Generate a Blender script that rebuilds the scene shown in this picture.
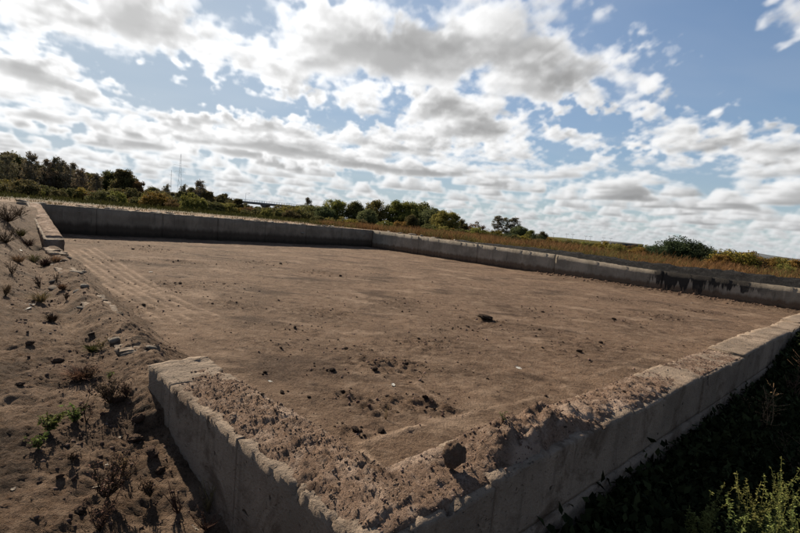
import bpy, math, random
import numpy as np
from mathutils import Vector, Matrix

scene = bpy.context.scene
for o in list(bpy.data.objects):
    bpy.data.objects.remove(o)
R_ = math.radians

# ------------------------------------------------------------------ camera
EYE = 1.9
FPX = 430.0                       # focal length in pixels of an 800 px wide frame
cam_d = bpy.data.cameras.new('camera')
cam_d.sensor_width = 36
cam_d.lens = 36 * FPX / 800
cam_d.clip_start = 0.02
cam_d.clip_end = 20000
cam = bpy.data.objects.new('camera', cam_d)
CAMROT = Matrix.Rotation(R_(90 - 5.3), 3, 'X') @ Matrix.Rotation(R_(5.2), 3, 'Z')
cam.matrix_world = Matrix.Translation((0, 0, EYE)) @ CAMROT.to_4x4()
scene.collection.objects.link(cam)
scene.camera = cam
CR = np.array(CAMROT)


def ray(x, y):
    d = CR @ np.array([(x - 400) / FPX, (266.5 - y) / FPX, -1.0])
    return d / np.linalg.norm(d)


def hit(x, y, z):
    d = ray(x, y)
    return d * ((z - EYE) / d[2]) + np.array([0, 0, EYE])


def at_depth(x, y, depth):
    d = ray(x, y)
    return d * (depth / d[1]) + np.array([0, 0, EYE])


# ------------------------------------------------------------------ sun + sky
SUN_AZ, SUN_EL = -41.0, 33.0       # azimuth measured from +Y towards +X
sd = np.array([math.sin(R_(SUN_AZ)) * math.cos(R_(SUN_EL)), math.cos(R_(SUN_AZ)) * math.cos(R_(SUN_EL)), math.sin(R_(SUN_EL))])
sun_d = bpy.data.lights.new('sun', 'SUN')
sun_d.energy = 5.0
sun_d.angle = R_(0.53)
sun_d.color = (1.0, 0.88, 0.70)
sun = bpy.data.objects.new('sun', sun_d)
sun.rotation_euler = Vector(-sd).to_track_quat('-Z', 'Y').to_euler()
scene.collection.objects.link(sun)

world = bpy.data.worlds.new('World')
scene.world = world
world.use_nodes = True
wt = world.node_tree
wt.nodes.clear()


class NT:
    """small helper to write node trees"""
    def __init__(s, tree):
        s.t = tree

    def n(s, kind, **kw):
        nd = s.t.nodes.new(kind)
        for k, v in kw.items():
            setattr(nd, k, v)
        return nd

    def put(s, sock, v):
        if isinstance(v, bpy.types.NodeSocket):
            s.t.links.new(v, sock)
        elif v is not None:
            if sock.type == 'RGBA' and len(v) == 3:
                v = (*v, 1)
            sock.default_value = v

    def m(s, op, a, b=None, c=None, clamp=False):
        nd = s.n('ShaderNodeMath', operation=op, use_clamp=clamp)
        for i, v in enumerate((a, b, c)):
            if v is not None:
                s.put(nd.inputs[i], v)
        return nd.outputs[0]

    def v(s, op, a, b=None, out=0):
        nd = s.n('ShaderNodeVectorMath', operation=op)
        s.put(nd.inputs[0], a)
        if b is not None:
            s.put(nd.inputs['Scale'] if op == 'SCALE' else nd.inputs[1], b)
        return nd.outputs['Value'] if op in ('LENGTH', 'DOT_PRODUCT', 'DISTANCE') else nd.outputs[out]

    def ss(s, x, a, b, lo=0.0, hi=1.0):
        nd = s.n('ShaderNodeMapRange', interpolation_type='SMOOTHSTEP')
        for i, v in enumerate((x, a, b, lo, hi)):
            s.put(nd.inputs[i], v)
        return nd.outputs[0]

    def lin(s, x, a, b, lo=0.0, hi=1.0):
        nd = s.n('ShaderNodeMapRange')
        for i, v in enumerate((x, a, b, lo, hi)):
            s.put(nd.inputs[i], v)
        return nd.outputs[0]

    def noise(s, vec, scale, detail=4, rough=0.5, dist=0.0, lac=2.0, col=False):
        nd = s.n('ShaderNodeTexNoise')
        s.put(nd.inputs['Vector'], vec)
        nd.inputs['Scale'].default_value = scale
        nd.inputs['Detail'].default_value = detail
        nd.inputs['Roughness'].default_value = rough
        nd.inputs['Distortion'].default_value = dist
        nd.inputs['Lacunarity'].default_value = lac
        return nd.outputs['Color' if col else 'Fac']

    def mix(s, f, a, b):
        nd = s.n('ShaderNodeMix', data_type='RGBA')
        s.put(nd.inputs[0], f)
        s.put(nd.inputs[6], a)
        s.put(nd.inputs[7], b)
        return nd.outputs[2]


BANK_GAIN, CLOUD_THR = .54, .20
# ---- clouds: a layer of cumulus marched once in numpy, giving colour and cover for every direction of the sky
BANKS = [
    (520, 36, 120, 52, .62), (440, 78, 52, 40, .34), (590, 72, 48, 26, .26), (85, 14, 115, 24, .50), (160, 40, 60, 24, .30), (290, 8, 95, 18, .40),
    (285, 70, 88, 30, .42), (345, 45, 45, 20, .26), (240, 45, 40, 18, .2), (395, 62, 26, 22, .22),
    (48, 78, 90, 24, .50), (110, 98, 40, 10, .25), (58, 119, 48, 9, .40), (235, 132, 92, 20, .58), (275, 156, 58, 8, .34), (165, 128, 40, 14, .26),
    (482, 126, 82, 28, .52), (375, 140, 56, 15, .36), (350, 160, 60, 8, .2), (655, 110, 66, 11, .42), (735, 146, 90, 17, .44), (640, 140, 46, 10, .26),
    (768, 184, 66, 11, .30), (640, 172, 70, 10, .22), (792, 10, 50, 26, .52), (720, 22, 40, 26, -.3), (690, 100, 24, 30, -.2), (740, 212, 95, 12, .26), (640, 200, 80, 10, .2), (790, 160, 40, 14, .22), (560, 178, 80, 10, .22), (440, 172, 80, 11, .22), (110, 156, 90, 8, .2), (30, 150, 40, 8, .2),
    (160, 82, 60, 18, -.40), (215, 100, 55, 13, -.34), (715, 72, 95, 26, -.50), (590, 118, 40, 16, -.40), (396, 102, 24, 10, -.30), (660, 15, 40, 26, -.30),
    (382, 22, 16, 16, -.24), (25, 52, 40, 7, -.24), (770, 105, 60, 22, -.36), (335, 112, 62, 9, -.34), (560, 112, 40, 8, -.26), (60, 136, 60, 6, -.2), (160, 104, 40, 8, -.2), (600, 152, 60, 6, -.14),
]
MAPN, MAPS = 2048, 16.0            # periodic weather map: cells, size in km


def periodic_fbm(n, base, octs, gain, seed, ridged=False):
    rng = np.random.RandomState(seed)
    out = np.zeros((n, n), np.float32)
    amp, tot, fr = 1.0, 0.0, base
    for o in range(octs):
        g = rng.rand(fr, fr) * 2 * np.pi
        gx, gy = np.cos(g).astype(np.float32), np.sin(g).astype(np.float32)
        c = (np.arange(n, dtype=np.float32) + .5) / n * fr
        i = np.floor(c).astype(int)
        t = (c - i).astype(np.float32)
        i1 = (i + 1) % fr
        u = t * t * t * (t * (t * 6 - 15) + 10)
        X, Y = t[None, :], t[:, None]
        def corner(iy, ix, dy, dx):
            return gx[np.ix_(iy, ix)] * (X - dx) + gy[np.ix_(iy, ix)] * (Y - dy)
        a = corner(i, i, 0, 0); b = corner(i, i1, 0, 1); cc = corner(i1, i, 1, 0); d = corner(i1, i1, 1, 1)
        U, V = u[None, :], u[:, None]
        v = (a * (1 - U) + b * U) * (1 - V) + (cc * (1 - U) + d * U) * V
        if ridged:
            v = 0.35 - np.abs(v) * 1.6
        out += amp * v
        tot += amp
        amp *= gain
        fr *= 2
    return out / tot * 1.4


CM = 1.0 * periodic_fbm(MAPN, 26, 6, .56, 5) + .42 * periodic_fbm(MAPN, 44, 5, .55, 8, True)
CF = .95 * periodic_fbm(MAPN, 14, 4, .5, 21) + .12
DM = periodic_fbm(MAPN, 64, 4, .5, 11)


def lookup(m, x, y):
    ix = (x * (MAPN / MAPS)).astype(np.int32) & (MAPN - 1)
    iy = (y * (MAPN / MAPS)).astype(np.int32) & (MAPN - 1)
    return m[iy, ix]


def march(az, el, steps=40):
    """az, el arrays (radians) -> rgba"""
    d = np.stack([np.sin(az) * np.cos(el), np.cos(az) * np.cos(el), np.sin(el)], -1).astype(np.float32)
    sh = az.shape
    d = d.reshape(-1, 3)
    rng = np.random.RandomState(3)
    bias = np.zeros(len(d), np.float32)
    # edges of the named banks are broken up a little
    wx = lookup(DM, d[:, 0] * 9 + 40, d[:, 2] * 9 + 40) * .06
    wz = lookup(DM, d[:, 2] * 9 + 21, d[:, 0] * 9 + 33) * .04
    for (cx, cy, rx, ry, wt_) in BANKS:
        c = ray(cx, cy)
        ex = ray(cx + 5, cy + .45) - c
        ex /= np.linalg.norm(ex)
        ey = np.cross(c, ex)
        sx = np.linalg.norm(ray(cx + rx, cy) - ray(cx - rx, cy)) / 2
        sy = np.linalg.norm(ray(cx, cy + ry) - ray(cx, cy - ry)) / 2
        q = ((d @ ex.astype(np.float32) - c @ ex + wx) / sx) ** 2 + ((d @ ey.astype(np.float32) - c @ ey + wz) / sy) ** 2 + ((d @ c.astype(np.float32) - 1) / .35) ** 2
        bias += BANK_GAIN * wt_ * np.exp(-q * .8)
    dz = np.maximum(d[:, 2], .012)
    TOP = .34
    trans = np.ones(len(d), np.float32)
    col = np.zeros((len(d),), np.float32)
    h = sd / sd[2]
    jit = rng.rand(len(d)).astype(np.float32)

    far = np.clip((1.0 / dz - 4.5) / 4.5, 0, 1)
    far = far * far * (3 - 2 * far)

    def rho(x, y, z, b, fr):
        c = (.62 * lookup(CM, x + z * .5, y - z * .4) + .50 * lookup(CM, x * 1.7 - z * 2.3 + 31, y * 1.7 + z * 1.9 + 17)) * (1 - fr) + lookup(CF, x, y) * fr + b
        dt = lookup(DM, x + z * 3.1, y - z * 2.7)
        return c + dt * .20 * (1 - .75 * fr) - CLOUD_THR - .85 * z
    for i in range(steps):
        z = (i + jit) / steps * TOP
        t = (1.0 + z) / dz
        x, y = d[:, 0] * t + 100.3, d[:, 1] * t + 100.9
        r = rho(x, y, z, bias, far)
        dens = np.clip(r / .22, 0, 1) * np.clip(z / .03, 0.15, 1)
        act = dens > 0
        if not act.any():
            continue
        xa, ya, za, ba, fa = x[act], y[act], z[act], bias[act], far[act]
        tau = np.zeros(len(xa), np.float32)
        prev = 0
        for s in (.04, .10, .20, .36):
            rr = np.clip(rho(xa + h[0] * s, ya + h[1] * s, za + s, ba, fa) / .16, 0, 1)
            tau += rr * (s - prev) / sd[2] * (za + s < TOP + .1)
            prev = s
        L = .62 * np.exp(-tau * 9.0) + .36 * np.exp(-tau * 2.6) + .27 + .35 * za
        ext = dens[act] * 20.0 * (TOP / steps) / np.maximum(dz[act], .22)
        a = 1 - np.exp(-ext)
        col[act] += trans[act] * a * L
        trans[act] *= 1 - a
    alpha = 1 - trans
    c = np.where(alpha > 1e-3, col / np.maximum(alpha, 1e-3), .9)
    return c.reshape(sh), alpha.reshape(sh)


def blur(a, n=1):
    for _ in range(n):
        p = np.pad(a, 1, mode='edge')
        a = (p[:-2, 1:-1] + p[2:, 1:-1] + p[1:-1, :-2] + p[1:-1, 2:] + 2 * p[1:-1, 1:-1]) / 6
    return a


def cloud_image(name, w, h, az0, az1, el1, steps):
    az = R_(az0) + (np.arange(w) + .5) / w * R_(az1 - az0)
    el = np.maximum((np.arange(h) + .5) / h * R_(el1), .004)
    AZ, EL = np.meshgrid(az, el)
    c, al = march(AZ, EL, steps)
    c, al = blur(c), blur(al)
    # thin high veil
    t_ = 2.2 / (np.sin(EL) + .12)
    vl = .5 + 1.1 * lookup(CF, np.sin(AZ) * t_ * .55 + 60, np.cos(AZ) * t_ * 1.1 + 60) + .5 * lookup(DM, np.sin(AZ) * t_ * .2 + 60, np.cos(AZ) * t_ * .5 + 60)
    vl = .10 * np.clip(blur(vl, 3), 0, 1)
    a2 = 1 - (1 - al) * (1 - vl)
    c, al = (c * al + .92 * vl * (1 - al)) / a2, a2
    px = np.zeros((h, w, 4), np.float32)
    px[..., 0], px[..., 1], px[..., 3] = c, al, 1
    im = bpy.data.images.new(name, w, h, alpha=False, float_buffer=True, is_data=True)
    im.pixels.foreach_set(px.ravel())
    im.update()
    im.pack()
    return im


def build_world():
    k = NT(wt)
    tc = k.n('ShaderNodeTexCoord')
    d = tc.outputs['Generated']
    sky = k.n('ShaderNodeTexSky', sky_type='NISHITA')
    sky.sun_disc = False
    sky.sun_elevation = R_(SUN_EL)
    sky.sun_rotation = R_(SUN_AZ)
    sky.air_density, sky.dust_density, sky.ozone_density = 1.0, 0.4, 1.6
    sep = k.n('ShaderNodeSeparateXYZ')
    k.put(sep.inputs[0], d)
    z = sep.outputs[2]
    az = k.m('ARCTAN2', sep.outputs[0], sep.outputs[1])
    el = k.m('ARCSINE', z)

    def tex(im, az0, az1, el1):
        uv = k.n('ShaderNodeCombineXYZ')
        k.put(uv.inputs[0], k.lin(az, R_(az0), R_(az1)))
        k.put(uv.inputs[1], k.lin(el, 0, R_(el1)))
        t = k.n('ShaderNodeTexImage', interpolation='Cubic', extension='EXTEND')
        t.image = im
        k.put(t.inputs[0], uv.outputs[0])
        sp = k.n('ShaderNodeSeparateColor')
        k.put(sp.inputs[0], t.outputs[0])
        return sp.outputs[0], sp.outputs[1]
    c1, a1 = tex(cloud_image('clouds_ahead', 1560, 585, -60, 60, 45, 40), -60, 60, 45)
    c2, a2 = tex(cloud_image('clouds_around', 900, 225, -180, 180, 90, 24), -180, 180, 90)
    f = k.m('MULTIPLY', k.ss(k.m('ABSOLUTE', az), R_(54), R_(59), 1, 0), k.ss(el, R_(40), R_(44), 1, 0))
    c = k.m('ADD', c2, k.m('MULTIPLY', f, k.m('SUBTRACT', c1, c2)))
    al = k.m('ADD', a2, k.m('MULTIPLY', f, k.m('SUBTRACT', a1, a2)))
    sunp = k.m('MAXIMUM', k.v('DOT_PRODUCT', d, tuple(sd)), 0.0)
    sunw = k.m('POWER', sunp, 4.0)
    gain = k.m('ADD', 5.8, k.m('MULTIPLY', sunw, 3.0))
    cloud = k.v('SCALE', (.985, .985, .985), k.m('MULTIPLY', c, gain))
    hz = k.m('POWER', 2.718, k.m('MULTIPLY', k.m('MAXIMUM', z, 0), -16.0))
    haze = k.v('SCALE', (.93, .98, 1.04), 4.3)
    cloud = k.mix(k.m('MULTIPLY', hz, .55), cloud, haze)
    cloud = k.mix(k.m('MULTIPLY', sunw, .25), cloud, k.v('SCALE', (1.0, 1.0, 1.0), 7.0))
    skyc = k.v('MULTIPLY', sky.outputs[0], (.92, 1.0, 1.06))
    lum = k.v('DOT_PRODUCT', skyc, (.3, .5, .2))
    skyc = k.v('SCALE', skyc, k.m('DIVIDE', 1.0, k.m('ADD', 1.0, k.m('POWER', k.m('DIVIDE', lum, 7.0), 1.5))))
    veil = k.m('ADD', k.m('MULTIPLY', k.m('POWER', 2.718, k.m('MULTIPLY', k.m('MAXIMUM', z, 0), -9.0)), .7), k.m('MULTIPLY', sunw, .75), clamp=True)
    skyc = k.mix(veil, skyc, k.v('SCALE', (.78, .94, 1.10), 4.6))
    col = k.mix(al, skyc, cloud)
    col = k.mix(k.ss(z, -.02, -.004), (.35, .28, .22), col)
    bg = k.n('ShaderNodeBackground')
    k.put(bg.inputs[0], col)
    bg.inputs[1].default_value = 0.061
    out = k.n('ShaderNodeOutputWorld')
    wt.links.new(bg.outputs[0], out.inputs[0])


build_world()
world.cycles.sampling_method = 'MANUAL'
world.cycles.sample_map_resolution = 1024

vs = scene.view_settings
scene.display_settings.display_device = 'sRGB'
vs.view_transform = 'Standard'
vs.look = 'None'
vs.exposure = 1.13
vs.gamma = 1.0
vs.use_curve_mapping = False
# === END SETUP

# ------------------------------------------------------------------ helpers
rng = np.random.RandomState(12)
col = scene.collection


def pn(x, y, seed=0):
    x = np.asarray(x, float); y = np.asarray(y, float)
    ix = np.floor(x).astype(np.int64); iy = np.floor(y).astype(np.int64)
    fx = x - ix; fy = y - iy

    def gr(jx, jy, dx, dy):
        n = (jx * 374761393 + jy * 668265263 + seed * 974711 + 1013) & 0xffffffff
        n = ((n ^ (n >> 13)) * 1274126177) & 0xffffffff
        n = ((n ^ (n >> 15)) * 2246822519) & 0xffffffff
        a = ((n ^ (n >> 16)) & 0xffff) * (2 * np.pi / 65536)
        return np.cos(a) * dx + np.sin(a) * dy
    u = fx * fx * fx * (fx * (fx * 6 - 15) + 10); v = fy * fy * fy * (fy * (fy * 6 - 15) + 10)
    a = gr(ix, iy, fx, fy); b = gr(ix + 1, iy, fx - 1, fy); c = gr(ix, iy + 1, fx, fy - 1); d = gr(ix + 1, iy + 1, fx - 1, fy - 1)
    return ((a * (1 - u) + b * u) * (1 - v) + (c * (1 - u) + d * u) * v) * 1.4


def fbm(x, y, octs=4, gain=.5, seed=0):
    t = 0; am = 1.0; s = 0
    for i in range(octs):
        t = t + am * pn(x * 2 ** i, y * 2 ** i, seed + i * 7); s += am; am *= gain
    return t / s


def sst(x, a, b):
    t = np.clip((np.asarray(x, float) - a) / (b - a), 0, 1)
    return t * t * (3 - 2 * t)


def mesh_np(name, V, F, smooth=False):
    """V (n,3), F (m,k) with one k, or a list of such arrays"""
    Fs = F if isinstance(F, list) else [F]
    me = bpy.data.meshes.new(name)
    V = np.asarray(V, np.float32)
    me.vertices.add(len(V))
    me.vertices.foreach_set('co', V.ravel())
    idx = np.concatenate([np.asarray(f, np.int32).ravel() for f in Fs])
    tot = np.concatenate([np.full(len(f), np.asarray(f).shape[1], np.int32) for f in Fs])
    st = np.concatenate([[0], np.cumsum(tot)[:-1]]).astype(np.int32)
    me.loops.add(len(idx))
    me.loops.foreach_set('vertex_index', idx)
    me.polygons.add(len(tot))
    me.polygons.foreach_set('loop_start', st)
    me.polygons.foreach_set('loop_total', tot)
    if smooth:
        me.polygons.foreach_set('use_smooth', np.ones(len(tot), bool))
    me.update(calc_edges=True)
    me.validate()
    return me


def grid_faces(nr, nc):
    i = np.arange(nr - 1)[:, None] * nc + np.arange(nc - 1)[None, :]
    i = i.ravel()
    return np.stack([i, i + 1, i + nc + 1, i + nc], -1)


def attr(me, name, C):
    a = me.color_attributes.new(name, 'FLOAT_COLOR', 'POINT')
    C4 = np.ones((len(me.vertices), 4), np.float32)
    C4[:, :C.shape[1]] = C
    a.data.foreach_set('color', C4.ravel())


def obj(name, me, mat=None, parent=None, loc=None):
    o = bpy.data.objects.new(name, me)
    if me is not None and mat is not None and len(me.materials) == 0:
        me.materials.append(mat)
    col.objects.link(o)
    if parent is not None:
        o.parent = parent
    if loc is not None:
        o.location = loc
    return o


def tag(o, label, cat, group=None):
    o['label'] = label
    o['category'] = cat
    if group:
        o['group'] = group
    return o


def thing(name, label, cat, loc=(0, 0, 0), rz=0.0, group=None):
    o = obj(name, None)
    o.location = loc
    o.rotation_euler = (0, 0, rz)
    o.empty_display_size = .2
    o['kind'] = 'thing'
    return tag(o, label, cat, group)


def structure(o):
    o['kind'] = 'structure'
    return o


def stuff(o, label=None, cat=None):
    o['kind'] = 'stuff'
    if label:
        o['label'] = label
        o['category'] = cat
    return o


def copy_thing(src, loc, rz, scale, label, group):
    r = src.copy()
    col.objects.link(r)
    r.location = loc
    r.rotation_euler = (0, 0, rz)
    r.scale = scale if hasattr(scale, '__len__') else (scale,) * 3
    r['label'] = label
    r['group'] = group
    for ch in src.children:
        c = ch.copy()
        col.objects.link(c)
        c.parent = r
        for g in ch.children:
            q = g.copy()
            col.objects.link(q)
            q.parent = c
    return r


class MB:
    """collects tubes, boxes, quads into one mesh"""
    def __init__(s):
        s.V = []; s.F = {}; s.n = 0

    def add(s, V, F):
        V = np.asarray(V, float); F = np.asarray(F, int)
        s.V.append(V); s.F.setdefault(F.shape[1], []).append(F + s.n); s.n += len(V)

    def tube(s, pts, rad, k=5, cap=True):
        pts = np.asarray(pts, float); n = len(pts)
        rad = np.broadcast_to(np.asarray(rad, float), (n,))
        tg = np.gradient(pts, axis=0)
        tg /= np.maximum(np.linalg.norm(tg, axis=1, keepdims=True), 1e-9)
        ref = np.array([0, 0, 1.]) if abs(tg[0][2]) < .9 else np.array([1., 0, 0])
        u = np.cross(tg, ref); u /= np.maximum(np.linalg.norm(u, axis=1, keepdims=True), 1e-9)
        w = np.cross(tg, u)
        an = np.arange(k) / k * 2 * np.pi
        V = pts[:, None, :] + rad[:, None, None] * (np.cos(an)[None, :, None] * u[:, None, :] + np.sin(an)[None, :, None] * w[:, None, :])
        i = np.arange(n - 1)[:, None] * k; j = np.arange(k)[None, :]; j1 = (j + 1) % k
        F = np.stack([i + j, i + j1, i + k + j1, i + k + j], -1).reshape(-1, 4)
        s.add(V.reshape(-1, 3), F)
        if cap:
            o = s.n - n * k
            s.F.setdefault(k, []).append(np.array([[o + q for q in range(k - 1, -1, -1)], [o + (n - 1) * k + q for q in range(k)]]))

    def box(s, c, h, rot=None):
        c = np.asarray(c, float); h = np.asarray(h, float)
        V = np.array([[x, y, z] for x in (-1, 1) for y in (-1, 1) for z in (-1, 1)], float) * h
        if rot is not None:
            V = V @ np.asarray(rot).T
        s.add(V + c, [[0, 1, 3, 2], [4, 6, 7, 5], [0, 4, 5, 1], [2, 3, 7, 6], [0, 2, 6, 4], [1, 5, 7, 3]])

    def bar(s, a, b, r):
        s.tube([a, b], r, 4)

    def mesh(s, name, smooth=False):
        return mesh_np(name, np.concatenate(s.V), [np.concatenate(f) for f in s.F.values()], smooth)


def ico(sub):
    t = (1 + 5 ** .5) / 2
    V = [(-1, t, 0), (1, t, 0), (-1, -t, 0), (1, -t, 0), (0, -1, t), (0, 1, t), (0, -1, -t), (0, 1, -t), (t, 0, -1), (t, 0, 1), (-t, 0, -1), (-t, 0, 1)]
    F = [(0, 11, 5), (0, 5, 1), (0, 1, 7), (0, 7, 10), (0, 10, 11), (1, 5, 9), (5, 11, 4), (11, 10, 2), (10, 7, 6), (7, 1, 8), (3, 9, 4), (3, 4, 2), (3, 2, 6), (3, 6, 8), (3, 8, 9), (4, 9, 5), (2, 4, 11), (6, 2, 10), (8, 6, 7), (9, 8, 1)]
    V = [np.array(v) / np.linalg.norm(v) for v in V]
    for _ in range(sub):
        nf = []; cache = {}

        def mid(a, b):
            key = (min(a, b), max(a, b))
            if key not in cache:
                m = V[a] + V[b]; V.append(m / np.linalg.norm(m)); cache[key] = len(V) - 1
            return cache[key]
        for a, b, c in F:
            x, y, z = mid(a, b), mid(b, c), mid(c, a)
            nf += [(a, x, z), (b, y, x), (c, z, y), (x, y, z)]
        F = nf
    return np.array(V), np.array(F)


def rock_shape(seed, sub=1, amp=.3, flat=.75):
    V, F = ico(sub)
    r = 1 + amp * fbm(V[:, 0] * 1.4 + seed * 3.1, V[:, 1] * 1.4 + V[:, 2] * 1.9 + seed, 3, .6, seed)
    if sub > 1:
        r += amp * .35 * fbm(V[:, 0] * 4 + V[:, 2] * 3, V[:, 1] * 4 - V[:, 2] * 3, 3, .6, seed + 5)
    if sub == 0:
        r = .55 + .75 * np.random.RandomState(seed).rand(len(V))
    V = V * r[:, None]
    rr = np.random.RandomState(seed)
    V = V * np.array([1, rr.uniform(.6, .95), flat * rr.uniform(.7, 1.1)])
    return V, F


ROCKS = {s: [rock_shape(i * 3 + s, s, .45) for i in range(8)] for s in (0, 1)}


def rocks_mesh(name, P, S, sub=0, sink=.42):
    """one mesh of many small lumps at points P with radii S"""
    Vs = []; Fs = []; n = 0
    r2 = np.random.RandomState(len(P))
    which = r2.randint(0, 8, len(P)); an = r2.rand(len(P)) * 6.283
    for w in range(8):
        m = which == w
        if not m.any():
            continue
        V, F = ROCKS[sub][w]
        c, s_ = np.cos(an[m]), np.sin(an[m])
        X = V[None, :, 0] * c[:, None] - V[None, :, 1] * s_[:, None]
        Y = V[None, :, 0] * s_[:, None] + V[None, :, 1] * c[:, None]
        Z = np.broadcast_to(V[None, :, 2], X.shape) + (1 - sink * 2) * .5
        W = np.stack([X, Y, Z], -1) * S[m][:, None, None] + P[m][:, None, :]
        k = m.sum()
        Vs.append(W.reshape(-1, 3))
        Fs.append((F[None] + (np.arange(k) * len(V))[:, None, None] + n).reshape(-1, 3))
        n += k * len(V)
    return mesh_np(name, np.concatenate(Vs), np.concatenate(Fs))


# ------------------------------------------------------------------ materials
def new_mat(name):
    m = bpy.data.materials.new(name)
    m.use_nodes = True
    t = m.node_tree
    t.nodes.clear()
    k = NT(t)
    out = k.n('ShaderNodeOutputMaterial')
    bs = k.n('ShaderNodeBsdfPrincipled')
    t.links.new(bs.outputs[0], out.inputs[0])
    bs.inputs['Specular IOR Level'].default_value = .2
    return m, k, bs, out


def bump(k, bs, h, strength, dist):
    b = k.n('ShaderNodeBump')
    b.inputs['Strength'].default_value = strength
    b.inputs['Distance'].default_value = dist
    k.put(b.inputs['Height'], h)
    k.t.links.new(b.outputs[0], bs.inputs['Normal'])


def mat_soil(name, base, light, dark, use_mask=True, scale=1.0, bstr=.9, grass=None):
    m, k, bs, out = new_mat(name)
    tc = k.n('ShaderNodeTexCoord')
    p = tc.outputs['Object']
    n1 = k.noise(p, .55 * scale, 5, .6, .3)
    n2 = k.noise(p, 5.0 * scale, 6, .65, .2)
    n3 = k.noise(p, 38.0 * scale, 4, .7)
    n4 = k.noise(p, 150.0 * scale, 2, .6)
    c = k.mix(k.ss(n1, .36, .66), tuple(x * .86 for x in base), tuple(x * 1.25 for x in base))
    c = k.mix(k.ss(n2, .50, .68, 0, .80), c, light)
    c = k.mix(k.ss(n2, .47, .32, 0, .80), c, dark)
    c = k.mix(k.ss(n3, .55, .70, 0, .70), c, light)
    c = k.mix(k.ss(n3, .46, .33, 0, .75), c, dark)
    c = k.mix(k.ss(n4, .60, .72, 0, .60), c, tuple(x * 1.35 for x in light))
    c = k.mix(k.ss(n4, .40, .28, 0, .60), c, dark)
    if use_mask:
        at = k.n('ShaderNodeAttribute', attribute_name='cover')
        sp = k.n('ShaderNodeSeparateColor')
        k.put(sp.inputs[0], at.outputs['Color'])
        c = k.mix(k.m('MULTIPLY', sp.outputs[0], k.ss(n2, .25, .55, .35, 1.0)), c, tuple(x * 1.25 for x in light))
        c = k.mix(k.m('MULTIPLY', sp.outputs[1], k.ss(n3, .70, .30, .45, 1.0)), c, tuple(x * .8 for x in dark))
        if not grass:
            c = k.mix(k.m('MULTIPLY', sp.outputs[2], k.ss(n3, .30, .55, .45, .95)), c, tuple(x * 1.6 for x in light))
        if grass:
            c = k.mix(sp.outputs[2], c, k.mix(k.ss(n2, .35, .65), grass[0], grass[1]))
    k.put(bs.inputs['Base Color'], c)
    bs.inputs['Roughness'].default_value = .95
    bs.inputs['Specular IOR Level'].default_value = .08
    h = k.m('ADD', k.m('MULTIPLY', k.noise(p, 9 * scale, 7, .72, .4), 1.0), k.m('ADD', k.m('MULTIPLY', n3, .55), k.m('MULTIPLY', n4, .22)))
    bump(k, bs, h, bstr, .11 / scale)
    return m


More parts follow.
